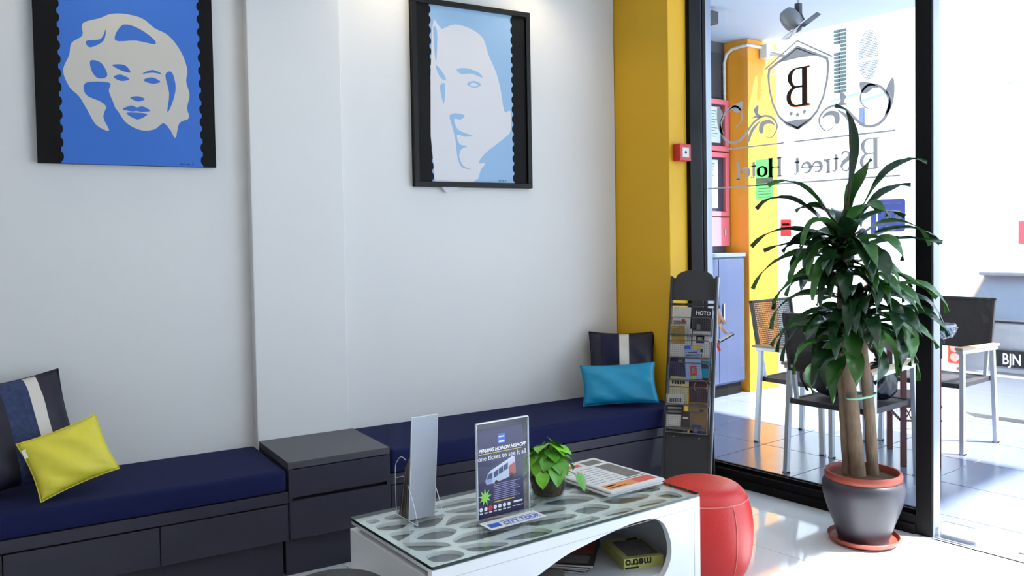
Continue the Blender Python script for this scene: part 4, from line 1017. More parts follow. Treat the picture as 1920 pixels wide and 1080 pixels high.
for q, (y) in enumerate(bars + [.352]):
    f0 = y - .0875
    if q == 0:
        brochure('pale map leaflet in top tray of the rack', -.055, f0, .090, .145, .016, M_mapw, -.02, blocks=((-.45, .3, .30, .5, M_greyp), (.0, .2, .42, .56, M_rust)))
        brochure('black magazine lettered HOTO in top tray of rack', .052, f0, .094, .142, .012, M_blk, -.03, title=('HOTO', -.40, .74), ts=.32, blocks=((-.3, -.1, .2, .4, M_greyp),))
    if q == 1:
        brochure('yellow brown photo brochure with pale border in rack', -.060, f0, .082, .170, .030, M_wpc, .04, blocks=((-.44, .44, .40, .96, M_yelm), (-.4, .4, .86, .93, M_olive), (-.1, .2, .42, .5, M_tan)))
        brochure('tall pale leaflet behind the yellow photo brochure', -.032, f0, .060, .150, .010, M_offw)
        brochure('off-white brochure with black round logo in rack', .055, f0, .092, .138, .022, M_offw, 0, blocks=((-.30, .10, .22, .34, M_ink), (-.28, .05, .05, .16, M_ink), (-.3, .15, .56, .86, M_ink), (-.2, .06, .64, .78, M_offw)))
    if q == 2:
        brochure('navy brochure with pale round emblem in rack', -.056, f0, .094, .130, .022, M_nvc, 0, blocks=((-.05, .2, .72, .92, M_lines), (.0, .12, .77, .86, M_nvc)))
        brochure('lilac blue leaflet tilted in the middle tray of rack', .028, f0 + .006, .080, .172, .036, M_lil, .10, blocks=((-.5, -.1, .90, 1.0, M_blu), (.05, .5, .88, 1.0, M_yel), (-.3, .3, .78, .81, M_mar), (-.4, .45, .70, .73, M_mar), (-.3, .4, .64, .66, M_mar), (-.2, .2, .1, .4, M_ired), (-.1, .1, .18, .34, M_paper), (-.1, .15, .0, .12, M_lime2)))
        brochure('teal and purple leaflet beside the lilac one', .080, f0, .045, .130, .014, M_turq, 0, blocks=((-.5, .4, .80, .98, M_yel), (-.5, .5, .5, .7, M_nvc)))
    if q == 3:
        brochure('cream brochure with black block lettering in rack', -.050, f0, .096, .140, .028, M_crm, -.02, blocks=((-.40, -.30, .72, .90, M_ink), (-.26, -.16, .72, .90, M_ink), (-.12, -.02, .72, .90, M_ink), (.02, .12, .72, .88, M_ink), (.16, .30, .74, .90, M_ink), (.0, .4, .64, .70, M_yel)))
        bt = brochure('maroon brochure with pale ring in rack', .056, f0, .098, .140, .020, M_mar, 0, blocks=((-.2, .35, .62, .65, M_stw),))
        c_ = [o for o in bt.children if o.name.startswith('cover')][0]
        m = MB(); m.ribbon([(.034 * math.cos(a) + .006, .095 + .034 * math.sin(a)) for a in [PI * k / 20 for k in range(-4, 25)]], .003, .0003, M=Matrix.Translation((0, 0, .005))); m.build('cover_print', M_tan, c_)
    if q == 4:
        brochure('white card with black barcode lettering in rack', -.060, f0, .090, .172, .036, M_wpc, .03, blocks=tuple((-.30 + .1 * k, -.24 + .1 * k, .76, .88, M_ink) for k in range(7)) + ((-.5, .5, .40, .68, M_ink), (-.4, .4, .56, .62, M_wpc), (-.4, .4, .46, .51, M_wpc)))
        brochure('tan brochure with dark top line in rack', .052, f0, .096, .138, .026, M_tanc, 0, blocks=((-.45, .4, .86, .93, M_cov1), (.1, .3, .66, .74, M_cov1)))
        brochure('dark brown small leaflet below the barcode card', -.005, f0, .045, .086, .040, M_cov1, 0, blocks=((-.3, .3, .6, .7, M_paper),))
    if q == 5:
        brochure('black and white patterned leaflet in lowest tray', -.050, .349, .110, .044, .030, M_blk, 0, blocks=((-.1, .2, .3, .9, M_paper), (.3, .48, .1, .9, M_greyp), (-.45, -.2, .3, .7, M_greyp)))
        brochure('small blue leaflet in lowest tray of rack', .052, .349, .048, .040, .030, M_blc, 0, blocks=((-.3, .1, .1, .7, M_tan),))

# ================================================================== DRACAENA
pl = thing('potted_dracaena', 'tall dracaena with three canes in a dark grey pot', 'plant', (3.452, 1.915, 0), YG - PI / 2)
M_terra = mat('terracotta_plastic', (150, 68, 52), .45); M_pot = mat('dark_grey_glazed_pot', (54, 52, 60), .4)
m = MB(); m.lathe([(0, .004), (.118, .0), (.142, .012), (.150, .030), (.146, .032), (.137, .016), (.110, .009), (0, .009)], 48); m.build('saucer', M_terra, pl, smooth=True)
pp = smoothc([(0, .010), (.098, .010), (.104, .020), (.128, .09), (.155, .165), (.170, .225), (.168, .262), (.156, .280)], 4, False) + [(.148, .280), (.146, .262), (0, .262)]
m = MB(); m.lathe(pp, 56); m.build('pot', M_pot, pl, smooth=True, ang=50)
m = MB(); m.lathe([(.150, .276), (.158, .282), (.160, .300), (.155, .311), (.146, .311), (.142, .300), (.142, .264)], 56); m.build('rim_liner', M_terra, pl, smooth=True, ang=60)
m = MB(); m.lathe([(0, .292), (.08, .290), (.1415, .284), (.1415, .265)], 32); m.build('soil', mat('dry_brown_soil', (88, 58, 40), .9, bump=(60, 1.0, (1, 1, 1)), var=.5, vscale=50), pl)
M_bark = mat('dracaena_bark', (118, 100, 82), .85, bump=(40, .9, (1, 1, .35)), var=.35, vscale=22)
def cane(P, R):
    S = smoothc(P, 6, False); n = len(S)
    rr = [R[0] + (R[1] - R[0]) * i / (n - 1) + .0012 * math.sin(i * 2.3) for i in range(n)]
    m = MB(); m.tube(S, rr, 14); m.build('cane', M_bark, pl, smooth=True)
cane([(-.020, .0, .27), (-.045, .004, .58), (-.078, .01, .88), (-.080, .02, 1.10), (-.072, .02, 1.34)], (.033, .018))
cane([(.048, .012, .27), (.030, .008, .58), (-.004, .0, .88), (-.010, -.02, 1.02)], (.026, .019))
cane([(-.050, .040, .27), (-.066, .045, .55), (-.086, .030, .80), (-.098, -.0, .90)], (.022, .015))
m = MB(); m.tube([(.062 * math.cos(a) - .012, .042 * math.sin(a) - .010, .640 + .010 * math.cos(a)) for a in [2 * PI * q / 28 for q in range(29)]], .0065, 8, caps=False, flat=.5); m.build('tie_band', mat('pale_green_tape', (128, 184, 158), .6), pl, smooth=True)
M_lf1 = mat('dracaena_leaf_green', (58, 104, 44), .26, var=.2, vscale=12); M_lf2 = mat('dracaena_leaf_dark_green', (30, 62, 36), .24, var=.2, vscale=12)
def strap(L, w, e0, droop, pw, wave, tw):
    """strap leaf: e0 start elevation, droop total bend; three-rib cross section folded to a shallow V"""
    n = 13; vs = []; fs = []; x = z = 0; ds = L / (n - 1)
    for i in range(n):
        s_ = i / (n - 1); a = e0 - droop * s_ ** pw
        if i: x += ds * math.cos(a); z += ds * math.sin(a)
        ww = 1.18 * w * (math.sin(PI * min(1, (s_ * .93 + .07)) ** .85) ** .8) * (1 - .0 * s_) if s_ < 1 else 0
        nx, nz = -math.sin(a), math.cos(a); tt = tw * s_
        for k in (-1, -.5, 0, .5, 1):
            lift = .16 * ww * abs(k) + wave * .012 * math.sin(s_ * 9 + k * 2) * abs(k)
            yy = k * ww / 2
            vs.append((x + nx * lift + nx * math.sin(tt) * yy, yy * math.cos(tt), z + nz * lift + nz * math.sin(tt) * yy))
    for i in range(n - 1):
        for k in range(4): a = i * 5 + k; fs.append((a, a + 5, a + 6, a + 1))
    return vs, fs
rn = random.Random(12)
def add_leaf(base, az, L, w, e0, droop, pw=1.5, wave=1., tw=0., m_=None):
    for _ in range(12):                                   # leaves stay on the room side of the window
        vs, fs = strap(L, w, e0, droop, pw, wave, tw)
        lim = max(3.452 + math.cos(YG - PI / 2) * (base[0] + x * math.cos(az) - y * math.sin(az)) - math.sin(YG - PI / 2) * (base[1] + x * math.sin(az) + y * math.cos(az)) for x, y, z in vs)
        if lim < 3.715: break
        d_ = (math.degrees(az) + 180) % 360 - 180
        if -40 < d_ < 60: az -= math.radians(9)
        else: L *= .9
    me = bpy.data.meshes.new('leaf'); me.from_pydata(vs, [], fs); me.materials.append(m_ or (M_lf1 if rn.random() < .5 else M_lf2))
    me.polygons.foreach_set('use_smooth', [True] * len(fs))
    o = link('leaf', me, pl); o.location = base; o.rotation_euler = (0, 0, az)
R_ = math.radians
# leaves that draw the outline (azimuth: 0 to the street door, 180 to the rack)
ct_ = (-.072, .02, 1.34); c2 = (-.020, -.01, 1.03)
for az, zz, L, w, e0, dr, pw in ((185, 1.34, .60, .058, 97, 75, 9), (15, 1.33, .37, .070, 80, 30, 2), (182, 1.33, .44, .068, 58, 80, 3), (176, 1.30, .46, .056, 50, 95, 3),
                                 (2, 1.33, .54, .038, 60, 85, 4), (12, 1.32, .42, .042, 52, 55, 3), (0, 1.29, .44, .050, 38, 105, 2.0), (-8, 1.27, .43, .044, 30, 80, 2.4), (8, 1.27, .40, .036, 18, 30, 1.5),
                                 (183, 1.28, .44, .045, 30, 75, 2), (178, 1.25, .45, .050, 12, 75, 1.6), (190, 1.22, .38, .056, -5, 50, 1.5), (172, 1.26, .34, .040, 20, 40, 1.6), (-12, 1.20, .40, .040, -2, 40, 1.4), (10, 1.22, .36, .045, 5, 60, 1.6)):
    add_leaf((ct_[0] + .008 * math.cos(R_(az)), ct_[1] + .008 * math.sin(R_(az)), zz), R_(az), L, w, R_(e0), R_(dr), pw, 1, rn.uniform(-.5, .5))
for i in range(24):
    s_ = i / 23; az = i * 2.39996 + .4
    add_leaf((ct_[0] - .010 * s_ + .012 * math.cos(az), ct_[1] + .012 * math.sin(az), 1.36 - .20 * s_), az, rn.uniform(.24, .36), rn.uniform(.058, .074), R_(66 - 66 * s_ + rn.uniform(-10, 10)), R_(rn.uniform(80, 130)), rn.uniform(1.3, 2.0), 1, rn.uniform(-.6, .6))
for az, zz, L, w, e0, dr, pw in ((180, 1.05, .46, .046, 42, 120, 1.8), (176, 1.03, .46, .046, 28, 110, 1.8), (186, 1.00, .45, .048, 12, 90, 1.8), (170, 1.0, .42, .05, 0, 80, 1.6),
                                 (0, 1.05, .43, .050, 32, 110, 2.0), (6, 1.03, .44, .056, 22, 110, 2.0), (-8, 1.00, .41, .046, 12, 80, 2.2), (-4, .98, .40, .056, -10, 78, 1.2), (12, 1.0, .36, .056, 5, 85, 1.4), (20, .97, .34, .058, -15, 70, 1.2)):
    add_leaf((c2[0] + .008 * math.cos(R_(az)), c2[1] + .008 * math.sin(R_(az)), zz), R_(az), L, w, R_(e0), R_(dr), pw, 1, rn.uniform(-.5, .5))
for i in range(22):
    s_ = i / 21; az = i * 2.39996 + 1.1
    add_leaf((c2[0] + .014 * math.cos(az), c2[1] + .014 * math.sin(az), 1.04 - .14 * s_), az, rn.uniform(.24, .34), rn.uniform(.060, .076), R_(58 - 75 * s_ + rn.uniform(-10, 10)), R_(rn.uniform(85, 130)), rn.uniform(1.2, 1.8), 1, rn.uniform(-.6, .6))
for i in range(30):                                      # leaves hanging in front of the canes
    s_ = i / 29; az = R_(-90 + ((i * 67) % 130) - 65); top = s_ < .5
    c_ = ct_ if top else c2
    add_leaf((c_[0] + .012 * math.cos(az), c_[1] + .012 * math.sin(az), (1.33 - .36 * s_) if top else (1.10 - .32 * (s_ - .5))), az, rn.uniform(.24, .36), rn.uniform(.048, .062), R_(rn.uniform(-5, 50)), R_(rn.uniform(80, 125)), rn.uniform(1.0, 1.6), 1, rn.uniform(-.5, .5))
for i in range(12):
    s_ = i / 11; az = R_(180) + (i * 2.39996 % 3.4 - 1.7)
    add_leaf((-.098 + .010 * math.cos(az), -.032 + .010 * math.sin(az), .92 - .10 * s_), az, rn.uniform(.24, .34), rn.uniform(.058, .074), R_(50 - 70 * s_), R_(rn.uniform(70, 110)), rn.uniform(1.2, 1.6), 1, rn.uniform(-.6, .6))

# ================================================================== PORCH FURNITURE
M_wick = mat('dark_brown_wicker', (46, 40, 44), .6); M_woodtip = mat('weathered_wood', (164, 140, 112), .6)
def weave(nx, ny, w, h, M, mb, k=.26):
    for i in range(nx):
        x = -w / 2 + (i + .5) * w / nx; mb.box(x - k * w / nx, x + k * w / nx, 0, h, -.002, .0015, M=M)
    for j in range(ny):
        y = (j + .5) * h / ny; mb.box(-w / 2, w / 2, y - k * h / ny, y + k * h / ny, -.0015, .002, M=M)
def make_chair(label, k=.44):
    t = thing('terrace_chair', label, 'chair', (0, 0, 0), 0, 'wicker terrace chairs on the porch')
    for s_ in (-1, 1):
        m = MB(); m.bar((-.235, s_ * .255, .0), (-.205, s_ * .245, .600), .026, .030); m.build('leg', M_alupaint, t, bevel=.002)
        m = MB(); m.bar((.235, s_ * .255, .0), (.215, s_ * .245, .612), .026, .030); m.build('leg', M_alupaint, t, bevel=.002)
        m = MB(); m.bar((-.235, s_ * .245, .606), (.255, s_ * .245, .622), .040, .026); a = m.build('armrest', M_alupaint, t, bevel=.002)
        m = MB(); m.bar((-.26, s_ * .245, .622), (.265, s_ * .245, .640), .048, .016); m.build('arm_cap', M_woodtip, a, bevel=.003)
        for x in (-.235, .235):
            m = MB(); m.box(x - .014, x + .014, s_ * .255 - .016, s_ * .255 + .016, 0, .008); m.build('foot_cap', M_black, t)
    m = MB(); m.box(-.225, .235, -.235, -.212, .395, .425); m.box(-.225, .235, .212, .235, .395, .425); m.box(-.225, -.200, -.212, .212, .395, .425); m.box(.210, .235, -.212, .212, .395, .425); m.build('seat_frame', M_wick, t, bevel=.004)
    BM = frame((-.215, 0, .425), (0, -1, 0), (-.17, 0, 1))
    m = MB(); H_ = .495; wB = .455; Lo = .165
    m.box(-wB / 2, -wB / 2 + .018, Lo, H_, -.012, .012, M=BM); m.box(wB / 2 - .018, wB / 2, Lo, H_, -.012, .012, M=BM); m.box(-wB / 2, wB / 2, H_ - .016, H_, -.012, .012, M=BM); m.box(-wB / 2, wB / 2, Lo, Lo + .016, -.012, .012, M=BM); m.build('back_frame', M_wick, t, bevel=.003)
    m = MB(); weave(34, 24, wB - .03, H_ - Lo - .02, BM @ Matrix.Translation((0, Lo + .01, 0)), m, k); o = m.build('back_weave', M_wick, t); o['kind'] = 'stuff'
    m = MB(); weave(28, 28, .43, .43, Matrix.Translation((.005, -.215, .418)), m, k); o = m.build('seat_weave', M_wick, t); o['kind'] = 'stuff'
    for y in (-.2, .2):
        m = MB(); m.bar((-.205, y, .40), (-.247, y, .62), .02); m.build('back_bracket', M_alupaint, t)
    return t
ch = make_chair('wicker terrace chair holding the black bags, back to the shop window')
ch.location = (4.365, 2.495, 0); ch.rotation_euler = (0, 0, 0)
c3 = make_chair('wicker terrace chair standing before the yellow column', .2); c3.location = (4.87, 3.055, 0); c3.rotation_euler = (0, 0, -PI / 2)
dup(ch, (5.465, 2.525, 0), PI, 'wicker terrace chair backed against the silver car')
# two-tier rattan table
tb = thing('rattan_table', 'dark brown two tier rattan table between terrace chairs', 'table', (4.949, 2.434, 0), math.radians(37.4))
M_rat = mat('red_brown_rattan', (86, 44, 42), .6); M_ratd = mat('dark_rattan', (44, 34, 34), .6)
for sx in (-1, 1):
    for sy in (-1, 1):
        m = MB(); m.box(sx * .21 - .016, sx * .21 + .016, sy * .09 - .016, sy * .09 + .016, 0, .66); m.build('leg', M_rat, tb, bevel=.003)
m = MB(); m.box(-.245, .25, -.12, .13, .715, .735); m.build('table_top', mat('dark_table_top', (40, 34, 36), .35), tb, bevel=.004)
m = MB(); m.box(-.235, .24, -.11, -.092, .63, .715); m.box(-.235, .24, .102, .12, .63, .715); m.box(-.235, -.217, -.092, .102, .63, .715); m.box(.222, .24, -.092, .102, .63, .715); m.build('top_apron', M_ratd, tb, bevel=.003)
m = MB(); m.box(-.225, .225, -.105, .105, .355, .370); m.build('lower_shelf', M_rat, tb, bevel=.002)
for k in range(4):
    hx, hy = ((.21, .102), (.09, .222))[k % 2]
    RM = Matrix.Rotation(k * PI / 2, 4, 'Z') @ frame((-hx, -hy, .265), (1, 0, 0), (0, 0, 1))
    m = MB(); m.box(0, 2 * hx, 0, .010, 0, .012, M=RM); m.box(0, 2 * hx, .080, .090, 0, .012, M=RM)
    for q in range(9 if k % 2 == 0 else 4):
        x = q * .045
        m.add([(x, .005, .002), (x + .008, .005, .002), (x + .048, .085, .002), (x + .040, .085, .002)], [(0, 1, 2, 3)], 0, RM); m.add([(x + .048, .005, .009), (x + .040, .005, .009), (x, .085, .009), (x + .008, .085, .009)], [(0, 1, 2, 3)], 0, RM)
    m.build('lattice_apron', M_rat, tb)
t = thing('glass_bowl', 'pressed clear glass bowl with diamond pattern on rattan table', 'bowl', (4.862, 2.262, .736))
m = MB(); m.lathe([(.05, 0), (.085, .012), (.105, .045), (.112, .075), (.108, .085), (.104, .075), (.097, .047), (.078, .017), (0, .012)], 36); m.build('bowl', clear('pressed_glass', (.80, .83, .86), rough=.05, ior=1.6, body=.35, bodycol=(190, 198, 210)), t, smooth=True)
m = MB()
for r_ in range(5):
    for q in range(26):
        a = 2 * PI * (q + .5 * (r_ % 2)) / 26; rr = .090 + .023 * (r_ / 4) ** .7; z = .018 + r_ * .012
        m.add([(rr * math.cos(a), rr * math.sin(a), z + .007), ((rr + .006) * math.cos(a), (rr + .006) * math.sin(a), z), (rr * math.cos(a + .09), rr * math.sin(a + .09), z), (rr * math.cos(a), rr * math.sin(a), z - .007), (rr * math.cos(a - .09), rr * math.sin(a - .09), z)], [(0, 1, 2), (1, 3, 2), (0, 4, 1), (4, 3, 1)])
o = m.build('diamond_cut', mat('cut_glass_facet', (98, 106, 124), .2), t); o['kind'] = 'stuff'
# bags on the near chair
def blob(loc, sx, sy, sz, m_, name, parent, seed, folds=.04, n=22):
    rnd = random.Random(seed); ph = [rnd.uniform(0, 6) for _ in range(5)]; mb = MB(); vs = []
    for j in range(n + 1):
        th_ = PI * j / n
        for i in range(2 * n):
            a = PI * i / n
            k = 1 + folds * math.sin(5 * a + ph[0] + 3 * th_) + folds * .7 * math.sin(9 * a + ph[1] - 4 * th_) + folds * .5 * math.sin(14 * a + ph[2] + 9 * th_)
            e = abs(math.sin(th_)) ** .72; zc = math.cos(th_); zc = math.copysign(abs(zc) ** .85, zc)
            vs.append((loc[0] + sx * k * e * math.cos(a), loc[1] + sy * k * e * math.sin(a), loc[2] + sz * (zc + 1)))
    fs = [(j * 2 * n + i, (j + 1) * 2 * n + i, (j + 1) * 2 * n + (i + 1) % (2 * n), j * 2 * n + (i + 1) % (2 * n)) for j in range(n) for i in range(2 * n)]
    mb.add(vs, fs); return mb.build(name, m_, parent, smooth=True, ang=70)
M_bagm = mat('matt_black_nylon', (16, 16, 20), .6); M_bags = mat('shiny_black_plastic', (14, 14, 26), .18)
t = thing('backpack', 'matt black backpack resting on seat of wicker chair', 'bag', (4.36, 2.585, .428))
blob((0, 0, 0), .115, .115, .105, M_bagm, 'bag_body', t, 3, .015)
blob((-.085, .0, .02), .045, .075, .060, M_bagm, 'front_pocket', t, 4, .01)
m = MB(); m.tube(smoothc([(-.05, .06, .18), (-.12, .10, .20), (-.15, .12, .12), (-.10, .11, .03)], 5, False), .010, 8, flat=.4); m.build('shoulder_strap', M_bagm, t, smooth=True)
m = MB(); m.bar((-.128, -.02, .085), (-.140, -.035, .065), .006); m.build('zip_pull', M_paper, t)
t = thing('plastic_bag', 'shiny black plastic bag tied at top on wicker chair', 'bag', (4.44, 2.365, .428))
blob((0, 0, 0), .105, .085, .105, M_bags, 'bag_body', t, 9, .05)
m = MB(); m.tube(smoothc([(0, 0, .19), (.004, .004, .225), (0, .01, .25), (-.01, .02, .29)], 4, False), [.05] * 3 + [.03] * 3 + [.02] * 4 + [.03] * 2 + [.05], 12); m.build('knot', M_bags, t, smooth=True)
blob((0, .02, .25), .036, .045, .075, mat('red_cloth', (150, 30, 44), .7), 'red_bundle', t, 6, .06, 14)

# ================================================================== PARKED CAR
car = thing('parked_car', 'silver hatchback parked tail first before the porch', 'car', (6.93, 2.40, -.405))
M_paint = mat('silver_car_paint', (168, 173, 182), .28, metal=.4, coat=.5); M_cglass = mat('dark_car_glass', (140, 154, 172), .05, metal=.0, spec=.8, coat=.5); M_rub = mat('black_rubber', (22, 22, 24), .7)
lev = [(.27, .08, 3.30, .62), (.31, .03, 3.38, .69), (.48, .0, 3.42, .715), (.645, .0, 3.42, .72), (.66, .018, 3.41, .715), (.80, .022, 3.36, .715), (.90, .030, 3.24, .71), (.965, .045, 2.55, .70), (1.045, .062, 2.42, .69), (1.065, .070, 2.38, .685), (1.22, .13, 2.15, .645), (1.36, .20, 1.90, .60), (1.40, .22, 1.82, .585), (1.435, .30, 1.72, .54), (1.45, .50, 1.5, .42)]
def ring(xr, xf, hw, r, z):
    P = []
    for cx_, cy_, a0 in ((xr + r, hw - r, 90), (xr + r, -hw + r, 180), (xf - r, -hw + r, 270), (xf - r, hw - r, 0)):
        P += [(x, y, z) for x, y in arc(cx_, cy_, r, a0, a0 + 90, 5)]
    return P
n = 24; b = MB(); b.v = [p for (z, xr, xf, hw) in lev for p in ring(xr, xf, hw, .11 if z < .95 else .075, z)]
for i in range(len(lev) - 1):
    for j in range(n):
        gz = 9 <= i < 11; edge = j % 6 == 5
        b.f.append((i * n + j, i * n + (j + 1) % n, (i + 1) * n + (j + 1) % n, (i + 1) * n + j)); b.mi.append(1 if (gz and edge) else 0)
b.f.append(tuple(range(n - 1, -1, -1))); b.mi.append(0); b.f.append(tuple((len(lev) - 1) * n + j for j in range(n))); b.mi.append(0)
b.build('body', [M_paint, M_cglass], car, smooth=True, ang=28)
# rear details; the tail faces -x
m = MB(); m.box(.16, .34, -.56, .56, 1.395, 1.425); m.build('roof_spoiler', mat('grey_spoiler', (150, 152, 160), .35), car, bevel=.012)
m = MB(); m.bar((.048, -.66, 1.045), (.048, .66, 1.045), .02, .012); m.build('window_trim', M_rub, car)
for s_ in (-1, 1):
    m = MB(); m.box(-.012, .16, s_ * .665 - .055, s_ * .665 + .055, .69, .885); tl_ = m.build('tail_light', mat('tail_light_red', (222, 66, 48), .2, coat=.6), car, bevel=.012)
    for z in (.745, .82):
        m = MB(); m.lathe([(.036, 0), (.032, .006), (0, .008)], 20, M=frame((-.0125, s_ * .665, z), (0, -1, 0), (0, 0, 1))); m.build('lamp_lens', mat('pale_lens', (232, 190, 176), .15), tl_, smooth=True)
    m = MB(); m.box(-.006, .02, s_ * .62 - .075, s_ * .62 + .075, .53, .565); m.build('reflector', MATS['tail_light_red'], car, bevel=.003)
m = MB(); m.box(.004, .022, -.41, .41, .690, .845); m.build('plate_recess', mat('grey_recess', (120, 124, 132), .5), car, bevel=.004)
m = MB(); m.box(-.004, .006, -.39, .39, .705, .832); pt_ = m.build('number_plate', mat('black_plate', (20, 20, 24), .4), car, bevel=.003)
text('plate_letters', 'BJN', .118, mat('plate_white', (240, 240, 244), .5), pt_, frame((-.0042, .315, .728), (0, -1, 0), (0, 0, 1)), t=.001, bold=.002, sx=.72)
m = MB(); m.lathe([(.030, 0), (.034, .004), (.028, .007)], 20, M=frame((.024, .02, .91), (0, -1.4, 0), (0, 0, 1))); m.build('badge', M_chrome, car, smooth=True)
m = MB(); m.tube([(-.004, -.70, .635), (-.012, 0, .635), (-.004, .70, .635)], .010, 8); m.build('bumper_strip', mat('pale_strip', (226, 230, 234), .3), car, smooth=True)
m = MB(); m.box(-.004, .01, -.25, -.05, .33, .41); m.build('tow_cover', M_paint, car, bevel=.004)
m = MB(); m.bar((.065, .0, 1.08), (.14, .30, 1.20), .012); m.build('rear_wiper', M_rub, car)
for x in (.62, 2.72):
    for s_ in (-1, 1):
        WM = frame((x, s_ * .60, .27), (1, 0, 0), (0, 0, 1)) @ Matrix.Rotation(0 if s_ < 0 else PI, 4, 'Y')
        m = MB(); m.lathe([(.15, -.08), (.24, -.085), (.268, -.06), (.27, 0), (.268, .06), (.24, .085), (.17, .08)], 32, M=WM); wh = m.build('wheel', M_rub, car, smooth=True)
        m = MB(); m.lathe([(.17, .075), (.15, .06), (.05, .07), (0, .075)], 24, M=WM); m.build('hub_cap', M_alu, wh, smooth=True)

# ================================================================== PERSON BEHIND THE FRAME
pe = thing('person', 'person in dark shirt standing by the porch counter holding phone', 'person', (4.602, 3.890, 0), YG - PI / 2)
M_skin = mat('skin', (206, 160, 134), .5); M_shirt = mat('dark_shirt', (38, 40, 52), .8, bump=(30, .3, (1, 1, 1))); M_trs = mat('dark_trousers', (44, 46, 58), .85)
M_hair = mat('black_hair', (18, 16, 16), .5); M_shoe = mat('brown_leather_shoe', (96, 72, 58), .4)
def skin(name, chains, m_, parent, sub=2):
    """chains: lists of (x, y, z, r) or (x, y, z, rx, ry); a point equal to an earlier one is shared"""
    me = bpy.data.meshes.new(name); bm = bmesh.new(); lay = bm.verts.layers.skin.verify(); seen = {}
    for c in chains:
        prev = None
        for q, p in enumerate(c):
            key = tuple(round(k, 4) for k in p[:3])
            new = key not in seen
            if new:
                v = bm.verts.new(p[:3]); v[lay].radius = (p[3], p[4] if len(p) > 4 else p[3]); seen[key] = v
            v = seen[key]
            if q == 0 and new: v[lay].use_root = True
            if prev is not None and prev is not v: bm.edges.new((prev, v))
            prev = v
    bm.to_mesh(me); bm.free(); me.materials.append(m_)
    o = link(name, me, parent)
    md = o.modifiers.new('skin', 'SKIN'); md.use_smooth_shade = True
    sb = o.modifiers.new('subd', 'SUBSURF'); sb.levels = sub; sb.render_levels = sub
    return o
pel = (0, 0, .93, .115, .135); ch1 = (0, 0, 1.10, .10, .125); ch2 = (.005, 0, 1.28, .11, .15); nb = (0, 0, 1.43, .065, .09)
wr_r = (.185, -.225, .835, .026); el_r = (.095, -.235, 1.10, .038); sh_r = (.0, -.195, 1.39, .055)
wr_l = (.06, .26, .83, .026); el_l = (-.01, .25, 1.10, .038); sh_l = (.0, .195, 1.39, .055)
body = [[pel, ch1, ch2, nb, (.012, 0, 1.50, .052), (.022, 0, 1.57, .070), (.022, 0, 1.635, .085, .078), (.012, 0, 1.70, .062, .058)],
        [nb, (0, -.10, 1.425, .06), sh_r, el_r, (.13, -.232, .965, .036), wr_r, (.205, -.222, .775, .028, .020), (.212, -.220, .745, .026, .018)],
        [nb, (0, .10, 1.425, .06), sh_l, el_l, wr_l, (.075, .262, .765, .028, .018), (.082, .262, .73, .026, .016)],
        [pel, (0, -.095, .86, .085), (.015, -.10, .48, .056), (.0, -.10, .25, .054), (-.01, -.10, .085, .036), (.06, -.105, .045, .034), (.13, -.11, .035, .03)],
        [pel, (0, .095, .86, .085), (.015, .10, .48, .056), (.0, .10, .25, .054), (-.01, .10, .085, .036), (.06, .105, .045, .034), (.13, .11, .035, .03)]]
# nose, ears, fingers as short chains rooted in the body
body += [[(.095, 0, 1.645, .012), (.115, 0, 1.615, .014), (.100, 0, 1.603, .011)], [(.015, -.078, 1.645, .010, .018), (.012, -.088, 1.62, .008, .016)], [(.015, .078, 1.645, .010, .018), (.012, .088, 1.62, .008, .016)]]
for k, (dy, L) in enumerate(((-.022, .9), (-.008, 1.05), (.007, 1.0), (.021, .82))):
    body += [[(.210, -.221 + dy, .745, .009), (.222, -.222 + dy * 1.1, .745 - .034 * L, .0085), (.240, -.215 + dy * 1.1, .745 - .058 * L, .008), (.258, -.205 + dy, .745 - .064 * L, .007)],
             [(.082, .262 + dy * .9, .73, .009), (.092, .262 + dy, .73 - .036 * L, .0085), (.098, .258 + dy, .73 - .062 * L, .008), (.098, .252 + dy, .73 - .08 * L, .007)]]
body += [[(.205, -.232, .80, .011), (.228, -.246, .772, .010), (.246, -.246, .748, .009)], [(.07, .245, .79, .011), (.088, .232, .76, .010), (.098, .230, .735, .009)]]
skin('body', body, M_skin, pe)
skin('shirt', [[(0, 0, .90, .128, .150), (0, 0, 1.10, .125, .145), (.005, 0, 1.27, .130, .165), (0, 0, 1.41, .085, .115), (0, 0, 1.455, .066, .07)],
               [(0, 0, 1.41, .085, .115), (0, -.11, 1.41, .074), (.0, -.198, 1.385, .070), (.045, -.215, 1.25, .062), (.080, -.230, 1.15, .062)],
               [(0, 0, 1.41, .085, .115), (0, .11, 1.41, .074), (.0, .198, 1.385, .070), (-.004, .222, 1.25, .062), (-.008, .243, 1.15, .062)]], M_shirt, pe)
skin('trousers', [[(0, 0, .95, .122, .142), (0, 0, .90, .128, .146)], [(0, 0, .90, .128, .146), (0, -.095, .80, .098), (.015, -.10, .48, .076), (.0, -.10, .25, .070), (-.008, -.10, .075, .064)],
                  [(0, 0, .90, .128, .146), (0, .095, .80, .098), (.015, .10, .48, .076), (.0, .10, .25, .070), (-.008, .10, .075, .064)]], M_trs, pe)
